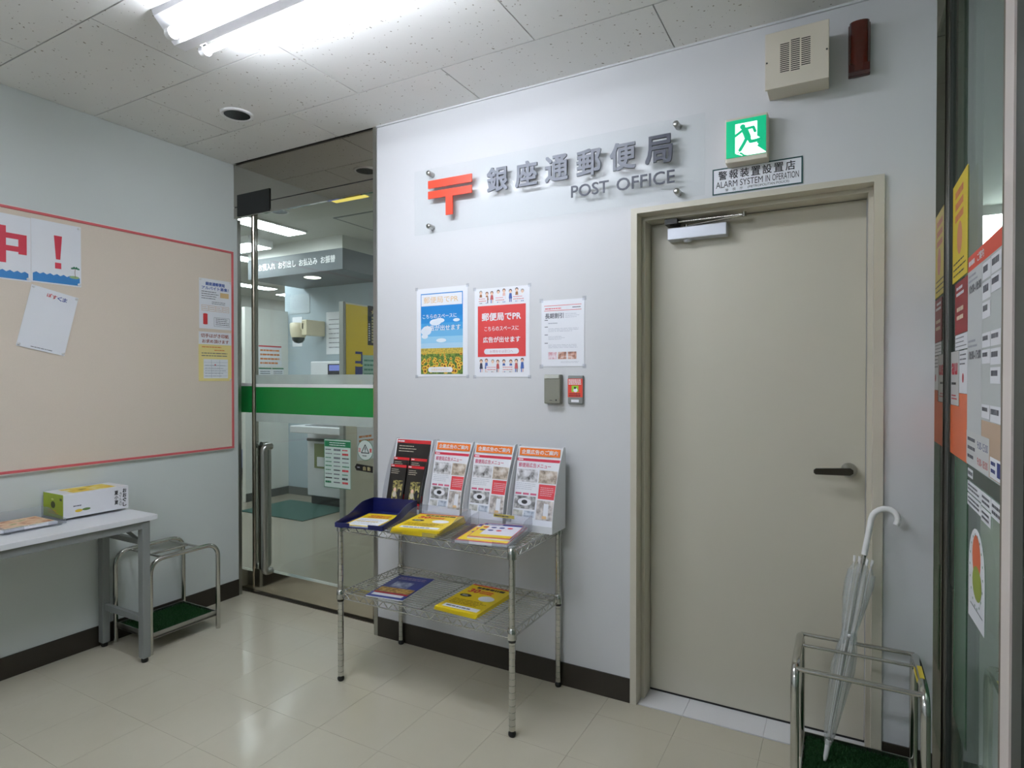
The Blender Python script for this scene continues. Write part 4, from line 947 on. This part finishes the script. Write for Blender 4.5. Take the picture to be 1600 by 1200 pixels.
for r_, (v, n_) in enumerate(((0.012, 0.010), (-0.002, 0.024))):
    for c_ in range(2):
        lab = ('left' if c_ == 0 else 'right') + (' black leaflet half hidden in the second row' if r_ == 0 else ' black leaflet with a couple photo in the front row')
        leaflet(F @ Matrix.Translation((0.012 + c_ * 0.106, v + (0.03 if r_ == 0 else 0.006), n_)), 0.098, 0.210, lab, True, Gr)
yt = MB(frame((0, 2.258, 0), (1, 0, 0), (0, 0, 1))); yt.box(-1.330, -1.228, ZS + 0.046, ZS + 0.060, 0, 0.0012, ink('label_yellow', (226, 206, 40))); yt.bars(-1.325, -1.233, ZS + 0.049, ZS + 0.057, 1, 0.0014, it, 0.6, 2)
tag(yt.build('shelf_label'), 'small yellow label strip between the white holders', 'label')

# ---- trays and papers on the top shelf
acr_tray('letter_tray', 'dark navy letter tray at the left end of the rack', flat(-1.838, 2.088, ZS, 11), 0.235, 0.315, 0.075, navy_pl)
acr_tray('clear_letter_tray', 'clear letter tray in the middle of the rack top', flat(-1.548, 2.092, ZS, 6), 0.245, 0.290, 0.070, tray_clear, group='clear letter trays on the rack')
acr_tray('clear_letter_tray', 'clear letter tray at the right end of the rack top', flat(-1.240, 2.102, ZS, 10), 0.245, 0.285, 0.070, tray_clear, group='clear letter trays on the rack')
yel = mat('magazine_yellow', (240, 210, 20), 0.35); mred = ink('magazine_red', (206, 40, 50)); navy_i = ink('magazine_navy', (30, 50, 130))
def magazine(name, F, w, l, th, label, style, cat='magazine', group=None):
    t = thing(name, label, cat, F.translation, group)
    cover = {'y': yel, 'b': mat('magazine_blue', (44, 58, 140), 0.35), 'w': yel, 'p': mat('magazine_pink', (206, 90, 110), 0.4)}[style]
    MB(F).box(-w / 2, w / 2, -l / 2, l / 2, 0, th, yel if style == 'y' else paper).build('pages', t)
    MB(F).box(-w / 2, w / 2, -l / 2, l / 2, th, th + 0.001, cover).build('cover', t)
    MB(F).box(-w / 2 - 0.0008, -w / 2, -l / 2, l / 2, 0, th + 0.001, cover).build('spine', t)
    k = MB(F @ Matrix.Translation((0, 0, th + 0.0014)))
    if style == 'y':
        k.quad(-w / 2, w / 2, l / 2 - 0.012, l / 2, 0, mred); k.text('30', -w * 0.38, -w * 0.12, l * 0.18, l * 0.32, 0.0001, mred, 0.04)
        k.bars(-w * 0.30, w * 0.42, l * 0.33, l * 0.44, 1, 0.0001, it, 0.6, 3); k.bars(-w * 0.10, w * 0.22, l * 0.18, l * 0.30, 2, 0.0001, mred, 0.6, 4)
        k.ell(-w * 0.28, l * 0.04, w * 0.14, l * 0.055, 0.0001, it); k.bars(-w * 0.36, -w * 0.20, l * 0.01, l * 0.07, 2, 0.0002, paper, 0.5, 2)
        k.ell(w * 0.22, l * 0.04, w * 0.18, l * 0.10, 0.0001, paper)
        k.bars(-w * 0.40, w * 0.40, -l * 0.28, -l * 0.10, 4, 0.0001, ink('mag_brown', (150, 110, 20)), 0.4, 5)
        k.quad(-w * 0.40, w * 0.42, -l * 0.44, -l * 0.33, 0.0001, paper); k.bars(-w * 0.34, w * 0.36, -l * 0.42, -l * 0.35, 1, 0.0002, gk, 0.5, 6)
    elif style == 'b':
        k.bars(-w * 0.38, w * 0.42, l * 0.30, l * 0.42, 2, 0.0001, ink('mag_pale', (190, 170, 190)), 0.4, 3)
        k.quad(-w * 0.30, w * 0.20, -l * 0.05, l * 0.20, 0.0001, photo('house_photo', [(60, 80, 130), (150, 160, 190), (220, 224, 230)], 26)); k.quad(-w * 0.46, w * 0.46, -l * 0.28, -l * 0.08, 0.0001, photo('gold_photo', [(120, 80, 20), (206, 160, 70), (230, 200, 120)], 50))
        k.quad(-w * 0.46, w * 0.46, -l * 0.34, -l * 0.29, 0.0001, mred); k.quad(-w * 0.42, w * 0.40, -l * 0.44, -l * 0.35, 0.0001, paper)
    elif style == 'w':
        k.quad(-w * 0.44, w * 0.46, -l * 0.46, l * 0.10, 0.0001, paper); k.bars(-w * 0.30, w * 0.40, l * 0.14, l * 0.36, 2, 0.0001, mred, 0.5, 3)
        k.bars(-w * 0.40, w * 0.40, -l * 0.40, l * 0.04, 6, 0.0002, gl, 0.3, 5); k.bars(-w * 0.40, w * 0.40, -l * 0.20, -l * 0.10, 1, 0.0003, ink('ochre2', (210, 180, 60)), 0.5, 5)
    else:
        k.quad(-w * 0.48, w * 0.48, -l * 0.46, l * 0.47, 0.0001, ink('mag_white', (226, 226, 236))); k.quad(-w * 0.48, w * 0.48, l * 0.36, l * 0.47, 0.0002, navy_i); k.bars(-w * 0.4, w * 0.1, l * 0.38, l * 0.45, 1, 0.0003, paper, 0.5, 2)
        for i in range(7): k.ell(-w * 0.36 + (i % 4) * w * 0.20, l * (0.20 - 0.20 * (i // 4)), w * 0.07, l * 0.05, 0.0003, navy_i if i % 3 else mred, 10)
        k.quad(-w * 0.48, w * 0.48, -l * 0.46, -l * 0.30, 0.0002, yel); k.quad(-w * 0.48, -w * 0.30, -l * 0.3, l * 0.30, 0.0002, yel)
    k.build('cover_print', t); return t
magazine('pamphlet', flat(-1.842, 2.060, ZS + 0.0092, 13), 0.160, 0.230, 0.004, 'yellow and white pamphlet in the navy tray', 'w', 'pamphlet')
for i in range(3):
    magazine('magazine', flat(-1.548 + 0.003 * i, 2.084 - 0.003 * i, ZS + 0.0092 + i * 0.0092, 6 + 3 * i), 0.210, 0.272, 0.008, ('lowest', 'second', 'topmost')[i] + ' yellow magazine stacked in the middle clear tray', 'y', group='yellow magazines')
magazine('magazine', flat(-1.240, 2.096, ZS + 0.0092, 10), 0.215, 0.268, 0.010, 'pink edged magazine at the bottom of the right tray', 'p')
magazine('magazine', flat(-1.228, 2.112, ZS + 0.0206, 12), 0.175, 0.225, 0.007, 'small yellow and navy magazine on top in the right tray', 'p')
ZL = 0.4030
magazine('brochure', flat(-1.750, 2.145, ZL, 8), 0.185, 0.285, 0.004, 'blue brochure lying on the lower wire shelf', 'b', 'brochure')
for i in range(3):
    magazine('magazine', flat(-1.362 + 0.002 * i, 2.158 - 0.002 * i, ZL + i * 0.0062, -2 + i), 0.205, 0.300, 0.005, ('lowest', 'middle', 'topmost')[i] + ' yellow magazine of the pile on the lower shelf', 'y', group='yellow magazines')

# ================================================================== STICKERS ON THE GLASS DOOR
F = frame((0, 2.5628, 0), (1, 0, 0), (0, 0, 1))
st = MB(F); stf = mat('list_sticker', (196, 214, 206), 0.4); sgn = ink('sticker_green', (30, 120, 76))
st.box(-2.662, -2.453, 0.717, 1.000, 0, 0.0006, stf); st.quad(-2.658, -2.457, 0.955, 0.990, 0.0008, sgn); st.bars(-2.62, -2.49, 0.960, 0.985, 2, 0.001, paper, 0.3, 1)
r = random.Random(4)
for i in range(9):
    for j in range(3):
        u = -2.652 + j * 0.066; v = 0.945 - i * 0.0235
        st.bars(u, u + 0.056, v - 0.013, v, 1, 0.0008, r.choice([gk, gk, sgn, mred, it]), r.choice([0.4, 0.5, 0.9]), i * 3 + j)
for a in ((-2.662, -2.453, 0.717, 0.720), (-2.662, -2.453, 0.997, 1.000), (-2.662, -2.659, 0.717, 1.0), (-2.456, -2.453, 0.717, 1.0)): st.quad(*a, 0.0008, sgn)
tag(st.build('list_sticker'), 'green headed sticker with a list of logos on the glass door', 'sticker')
st = MB(F); st.ell(-2.346, 0.950, 0.058, 0.058, 0.0002, sgn, 32); st.ell(-2.346, 0.950, 0.055, 0.055, 0.0005, mat('caution_film', (200, 212, 206), 0.4), 32)
st.stroke([(-2.374, 0.934), (-2.346, 0.980), (-2.318, 0.934), (-2.374, 0.934)], 0.005, 0.0008, it); st.quad(-2.349, -2.343, 0.948, 0.966, 0.0008, it); st.ell(-2.346, 0.942, 0.003, 0.003, 0.0008, it, 8)
st.text('注', -2.397, -2.378, 0.938, 0.962, 0.0008, mred, 0.03); st.text('意', -2.314, -2.297, 0.938, 0.962, 0.0008, mred, 0.03); st.bars(-2.366, -2.326, 0.914, 0.922, 1, 0.0008, it, 0.6, 2)
tag(st.build('caution_sticker'), 'round caution sticker with warning triangle on the glass door', 'sticker')
st = MB(F); st.prism([(-2.424, 0.850), (-2.410, 0.870), (-2.290, 0.862), (-2.290, 0.826), (-2.410, 0.832)], 0, 0.0008, black_pl); st.bars(-2.405, -2.385, 0.845, 0.856, 1, 0.001, gl, 0.5, 1)
st.text('自', -2.362, -2.342, 0.836, 0.858, 0.001, ink('gold', (190, 180, 130)), 0.02); st.text('動', -2.330, -2.308, 0.835, 0.857, 0.001, ink('gold', (190, 180, 130)), 0.02)
tag(st.build('arrow_sticker'), 'black arrow sticker low on the glass door', 'sticker')

# ================================================================== STICKERS AND POSTERS ON THE SIDE GLASS
def side(name, label, y_far, y_near, z0, z1, m, cat='sticker', group=None, d=0.0012):
    t = thing(name, label, cat, (0.31, (y_far + y_near) / 2, z0), group)
    F = on_side(0, 0, d); MB(F).box(-y_far, -y_near, z0, z1, 0, 0.0008, m).build('sheet', t)
    return t, MB(F @ Matrix.Translation((0, 0, 0.0011)))
t, k = side('glass_poster', 'yellow poster high on the side glass', 2.380, 2.122, 1.655, 1.962, mat('poster_yellow', (236, 210, 50), 0.45), 'poster')
k.bars(-2.33, -2.18, 1.83, 1.94, 3, 0, ink('poster_orange', (222, 130, 90)), 0.6, 3); k.ell(-2.25, 1.78, 0.045, 0.05, 0, ink('poster_salmon', (226, 150, 110))); k.bars(-2.36, -2.14, 1.665, 1.72, 3, 0, it, 0.25, 5); k.build('print', t)
t, k = side('glass_poster', 'dark red poster below the yellow poster', 2.325, 2.112, 1.488, 1.646, mat('poster_dark_red', (150, 36, 40), 0.45), 'poster')
k.bars(-2.30, -2.16, 1.60, 1.636, 2, 0, paper, 0.5, 2); k.bars(-2.29, -2.15, 1.525, 1.575, 2, 0, ink('poster_cream', (226, 206, 180)), 0.5, 6); k.build('print', t)
t, k = side('glass_label', 'white lined label under the dark red poster', 2.318, 2.110, 1.440, 1.486, paper)
k.bars(-2.31, -2.12, 1.444, 1.482, 3, 0, gk, 0.2, 2, False); k.build('print', t)
t, k = side('glass_label', 'grey shop sticker with red letters beside the gasket', 2.398, 2.252, 1.270, 1.438, mat('sticker_grey', (206, 206, 204), 0.4))
k.text('au', -2.378, -2.272, 1.365, 1.402, 0, ink('shop_red', (196, 40, 60)), 0.04); k.bars(-2.38, -2.27, 1.33, 1.345, 1, 0, it, 0.5, 2); k.bars(-2.38, -2.27, 1.285, 1.305, 2, 0, MATS['ink_shop_red'], 0.4, 2); k.build('print', t)
t, k = side('glass_label', 'white narrow sticker beside the grey shop sticker', 2.242, 2.108, 1.310, 1.436, paper)
k.bars(-2.23, -2.12, 1.39, 1.43, 3, 0, gk, 0.3, 4); k.ell(-2.175, 1.355, 0.014, 0.014, 0, MATS['ink_shop_red']); k.build('print', t)
t, k = side('glass_film', 'orange film band across the side glass', 2.405, 2.100, 1.114, 1.2685, mat('film_orange', (226, 110, 60), 0.4)); k.quad(-2.24, -2.10, 1.2685, 1.309, 0, MATS['film_orange']); k.build('upper_strip', t)
t, k = side('glass_film', 'dark green film below the orange band', 2.405, 2.310, 0.690, 1.113, mat('film_dark_green', (14, 34, 22), 0.3)); k.quad(-2.40, -2.39, 0.7, 1.1, 0, MATS['film_dark_green']); k.build('edge', t)
t, k = side('glass_film', 'pale green film strip below the orange band', 2.308, 2.100, 0.30, 1.113, glassy('film_green', (150, 196, 160), 0.4, (120, 170, 136), 1.3, 0.2)); k.quad(-2.3, -2.295, 0.3, 1.1, 0, sgn); k.build('edge', t)
# directory
t, k = side('directory', 'opening hours directory with red heading on the side glass', 2.098, 1.632, 1.116, 1.690, mat('directory_grey', (196, 202, 202), 0.4), 'sign', d=0.002)
k.quad(-2.098, -1.632, 1.648, 1.690, 0, ink('directory_red', (226, 84, 64))); k.text('ご案内', -1.965, -1.88, 1.658, 1.680, 0.0002, paper, 0.02); k.bars(-2.085, -1.975, 1.658, 1.680, 1, 0.0002, paper, 0.6, 2)
k.quad(-2.098, -1.90, 1.19, 1.648, 0.0001, ink('directory_pale', (206, 210, 212)))
k.text('10:00-18:00', -2.075, -1.91, 1.585, 1.608, 0.0003, gk, 0.03); k.text('10:00-17:00', -2.075, -1.91, 1.405, 1.428, 0.0003, gk, 0.03)
k.bars(-2.085, -1.95, 1.612, 1.640, 2, 0.0003, gl, 0.4, 2); k.bars(-2.085, -1.95, 1.434, 1.462, 2, 0.0003, gl, 0.4, 2)
n_ = 0
for (ya, yb, za, zb) in ((1.895, 1.800, 1.598, 1.640), (1.795, 1.690, 1.600, 1.642), (1.685, 1.635, 1.602, 1.644), (1.895, 1.800, 1.548, 1.592), (1.795, 1.690, 1.556, 1.596), (1.685, 1.635, 1.560, 1.598), (1.895, 1.800, 1.502, 1.542), (1.895, 1.800, 1.430, 1.466), (1.795, 1.690, 1.430, 1.466), (1.685, 1.635, 1.430, 1.468), (1.895, 1.800, 1.390, 1.425), (1.795, 1.690, 1.386, 1.424), (1.795, 1.690, 1.342, 1.380), (1.895, 1.800, 1.256, 1.290), (1.795, 1.680, 1.252, 1.290)):
    k.quad(-ya, -yb, za, zb, 0.0002, paper); k.bars(-ya + 0.008, -yb - 0.02, za + 0.016, zb - 0.006, 1, 0.0004, gk, 0.8, n_); n_ += 1
k.quad(-1.895, -1.632, 1.120, 1.250, 0.0002, ink('directory_tan', (196, 170, 146)))
k.quad(-2.098, -1.80, 1.120, 1.210, 0.0003, ink('directory_light', (210, 212, 212))); k.text('9:00-15:00', -1.945, -1.815, 1.172, 1.192, 0.0005, navy_i, 0.02); k.text('9:00-18:00', -1.945, -1.815, 1.130, 1.150, 0.0005, mred, 0.02); k.bars(-2.08, -1.97, 1.13, 1.20, 3, 0.0005, gk, 0.4, 1)
k.quad(-1.79, -1.645, 1.122, 1.170, 0.0004, paper); k.quad(-1.715, -1.665, 1.130, 1.164, 0.0005, navy_i); k.bars(-1.78, -1.73, 1.13, 1.165, 2, 0.0005, navy_i, 0.5, 3)
k.build('print', t)
t, k = side('glass_label', 'dark green name strip under the directory', 2.092, 1.632, 1.075, 1.114, mat('strip_green', (62, 74, 66), 0.4)); k.quad(-2.085, -2.01, 1.082, 1.106, 0, paper); k.bars(-2.08, -2.015, 1.086, 1.102, 1, 0.0002, gk, 0.6, 1); k.build('print', t)
for i, (ya, yb, za, zb, lb) in enumerate(((2.090, 1.905, 1.040, 1.071, 'upper left'), (1.900, 1.790, 1.036, 1.071, 'upper middle'), (1.785, 1.640, 1.030, 1.071, 'upper right'), (2.090, 1.905, 1.004, 1.036, 'lower left'), (1.900, 1.790, 0.998, 1.032, 'lower right'))):
    t, k = side('glass_label', lb + ' white name slip under the directory', ya, yb, za, zb, paper, group='name slips under the directory'); k.bars(-ya + 0.01, -yb - 0.01, za + 0.005, zb - 0.005, 2, 0, gk, 0.5, i); k.build('print', t)
t = thing('glass_sticker', 'white leaflet with an orange and green oval on the side glass', 'sticker', (0.31, 1.95, 0.71))
F = on_side(0, 0, 0.0012)
sh_ = [(-2.062, 0.705), (-1.853, 0.715), (-1.853, 0.850)] + [(-1.9575 + 0.1045 * math.cos(math.radians(a)), 0.850 + 0.110 * math.sin(math.radians(a))) for a in range(15, 180, 15)] + [(-2.062, 0.850)]
MB(F).prism(sh_, 0, 0.0008, paper).build('sheet', t)
k = MB(F @ Matrix.Translation((0, 0, 0.0011))); k.ell(-1.955, 0.885, 0.055, 0.060, 0, ink('leaf_orange', (226, 110, 66)), 20); k.ell(-1.945, 0.820, 0.060, 0.045, 0.0002, ink('leaf_green', (150, 166, 60)), 20)
for a in range(0, 360, 20): k.ell(-1.955 + 0.085 * math.cos(math.radians(a)), 0.850 + 0.095 * math.sin(math.radians(a)), 0.004, 0.004, 0.0003, sgn, 6)
k.stroke([(-2.03, 0.748), (-1.87, 0.752)], 0.003, 0.0003, gk); k.build('print', t)

# ================================================================== COUNTER HALL THINGS
mt_ = MB(); mt_.box(-5.36, -4.46, 4.02, 4.66, 0.0, 0.008, mat('green_mat', (52, 88, 80), 0.9, var=0.12, scale=80), 0.002)
tag(mt_.build('floor_mat'), 'dark green floor mat in front of the cash machine', 'mat')
pt = thing('alcove_partition', 'cream partition right of the cash machine', 'partition', (-4.14, 4.6, 0))
MB().box(-4.16, -4.12, 4.23, 4.95, 0, 2.07, mat('alcove_panel2', (216, 210, 192), 0.5)).build('panel', pt)
MB().box(-4.165, -4.115, 4.20, 4.23, 0, 2.075, mat('edge_grey', (150, 152, 148), 0.4)).build('edge_post', pt)
MB(frame((-4.118, 0, 0), (0, 1, 0), (0, 0, 1))).box(4.24, 4.93, 0.99, 2.055, 0, 0.002, mat('yellow_board', (240, 206, 24), 0.5)).build('yellow_board', pt)
k = MB(frame((-4.1155, 0, 0), (0, 1, 0), (0, 0, 1))); k.vtext('コーナー', 4.36, 4.46, 1.05, 1.62, 0, navy_i, 0.04); k.build('lettering', pt)
k = MB(frame((-4.115, 0, 0), (0, 1, 0), (0, 0, 1))); k.box(4.535, 4.75, 1.68, 2.07, 0, 0.001, black_pl); k.vtext('★', 4.58, 4.64, 1.98, 2.05, 0.0015, ink('gold', (190, 180, 130))); k.bars(4.59, 4.64, 1.70, 1.97, 9, 0.0015, ink('gold', (190, 180, 130)), 0.7, 3, False); k.bars(4.545, 4.57, 1.72, 1.90, 8, 0.0015, paper, 0.5, 2)
tag(k.build('hall_poster'), 'black poster with gold characters on the yellow board', 'poster')
k = MB(frame((-4.1148, 0, 0), (0, 1, 0), (0, 0, 1))); k.box(4.46, 4.75, 1.25, 1.58, 0, 0.001, mat('mint_paper', (170, 206, 190), 0.5)); k.bars(4.48, 4.74, 1.28, 1.55, 6, 0.0015, ink('mint_print', (70, 140, 120)), 0.4, 2)
tag(k.build('hall_poster'), 'mint green notice on the yellow board', 'poster')
k = MB(frame((-4.118, 0, 0), (0, 1, 0), (0, 0, 1))); k.box(4.385, 4.66, 0.55, 0.93, 0, 0.001, paper); k.bars(4.41, 4.65, 0.72, 0.80, 2, 0.0015, MATS['ink_orange'], 0.5, 2)
tag(k.build('hall_notice'), 'white notice with orange line low on the partition', 'notice')
am = thing('cash_machine', 'white cash machine below the grey fascia', 'cash machine', (-4.7, 4.7, 0))
MB().box(-5.03, -4.18, 4.60, 4.92, 0.10, 0.90, mat('machine_white', (214, 216, 220), 0.4), 0.01).build('body', am)
MB().box(-5.0, -4.2, 4.63, 4.92, 0.0, 0.10, black_pl).build('plinth', am)
MB().box(-4.93, -4.18, 4.28, 4.62, 0.80, 0.87, MATS['machine_white'], 0.008).build('counter_shelf', am)
MB().box(-4.80, -4.30, 4.36, 4.58, 0.868, 0.874, mat('machine_dark', (90, 94, 98), 0.4)).build('keypad_recess', am)
MB().box(-5.00, -4.18, 4.62, 4.92, 0.90, 1.53, MATS['machine_white'], 0.01).build('upper_body', am)
MB(frame((0, 4.618, 0), (1, 0, 0), (0, 0, 1))).box(-4.74, -4.40, 1.37, 1.50, 0, 0.003, mat('screen_dark', (30, 34, 46), 0.2)).build('display', am)
MB(frame((0, 4.614, 0), (1, 0, 0), (0, 0, 1))).box(-4.72, -4.42, 1.43, 1.49, 0, 0.001, mat('screen_blue', (110, 120, 190), 0.3, emit=0.5)).build('screen', am)
k = MB(frame((0, 4.597, 0), (1, 0, 0), (0, 0, 1))); k.box(-4.92, -4.70, 0.40, 0.66, 0, 0.002, mat('olive_sticker', (130, 140, 90), 0.5)); k.box(-4.88, -4.74, 0.42, 0.52, 0.002, 0.003, paper); k.build('sticker', am)
MB().tube([(-5.0, 4.58, 0.70), (-4.55, 4.58, 0.70)], 0.016, dark_gasket, 10).build('grab_bar', am)
dc = thing('dome_camera', 'cream dome security camera on a wall arm', 'camera', (-5.27, 4.80, 1.73))
MB().lathe([(0.0, 0.0), (0.042, 0.010), (0.064, 0.038), (0.07, 0.066)], (-5.27, 4.70, 1.735), mat('dome_dark', (40, 52, 50), 0.08), 24).build('dome', dc)
cream = mat('camera_cream', (220, 210, 182), 0.4)
MB().lathe([(0.07, 0.0), (0.08, 0.02), (0.088, 0.09), (0.09, 0.15), (0.075, 0.16)], (-5.27, 4.70, 1.80), cream, 24).build('housing', dc)
MB().box(-5.28, -5.14, 4.66, 4.76, 1.88, 1.96, cream, 0.01).build('arm', dc); MB().box(-5.18, -5.10, 4.66, 4.93, 1.82, 1.99, cream, 0.01).build('mount', dc)
F = frame((0, 4.928, 0), (1, 0, 0), (0, 0, 1))
for (a, b, c, d_, lb) in ((-5.08, -4.74, 1.62, 2.09, 'white notice frame on the alcove wall beside the partition'), (-5.62, -5.46, 1.72, 2.06, 'tall paper strip behind the dome camera'), (-5.66, -5.34, 2.10, 2.32, 'faint grey notice above the dome camera')):
    k = MB(F); k.box(a, b, c, d_, 0, 0.003, paper if 'faint' not in lb else mat('faint_paper', (188, 198, 204), 0.5)); k.bars(a + 0.04, b - 0.02, c + 0.05, d_ - 0.06, 7, 0.0035, gk if 'faint' not in lb else gl, 0.15, 4)
    tag(k.build('hall_notice'), lb, 'notice')
F = frame((-5.698, 0, 0), (0, 1, 0), (0, 0, 1))
for (a, b, c, d_, lb, hc) in ((4.52, 4.83, 1.49, 1.72, 'white notice with red and green marks on the cream panel', mred), (4.52, 4.69, 1.34, 1.47, 'small green and crimson label on the cream panel', sgn), (4.70, 4.86, 1.35, 1.47, 'small pale label with green top line on the cream panel', sgn)):
    k = MB(F); k.box(a, b, c, d_, 0, 0.002, paper); k.quad(a, b, d_ - 0.015, d_, 0.0025, hc); k.bars(a + 0.02, b - 0.01, c + 0.01, d_ - 0.03, 4, 0.0025, gk if hc is sgn else MATS['ink_orange'], 0.4, 3)
    tag(k.build('hall_notice'), lb, 'notice')
cbn = thing('cabinet', 'white counter cabinet with blue lower panel far in the hall', 'cabinet', (-7.6, 6.0, 0))
MB().box(-8.0, -7.3, 5.55, 7.4, 0.10, 0.36, mat('cabinet_blue', (120, 140, 186), 0.5)).build('lower_panel', cbn)
MB().box(-8.0, -7.3, 5.55, 7.4, 0.36, 1.05, mat('cabinet_white', (214, 212, 206), 0.5, var=0.08, scale=40)).build('upper_panel', cbn)
MB().box(-8.05, -7.25, 5.50, 7.45, 1.05, 1.08, dark_gasket).build('worktop', cbn)
MB().box(-7.95, -7.35, 5.60, 7.4, 0.0, 0.10, black_pl).build('plinth', cbn)
k = MB(frame((-8.598, 0, 0), (0, 1, 0), (0, 0, 1))); k.box(6.50, 6.66, 1.62, 1.86, 0, 0.03, black_pl, 0.004); k.bars(6.53, 6.63, 1.67, 1.82, 3, 0.0305, ink('led_red', (226, 60, 60)), 0.5, 2)
tag(k.build('number_display'), 'small black call number display with red digits', 'display')
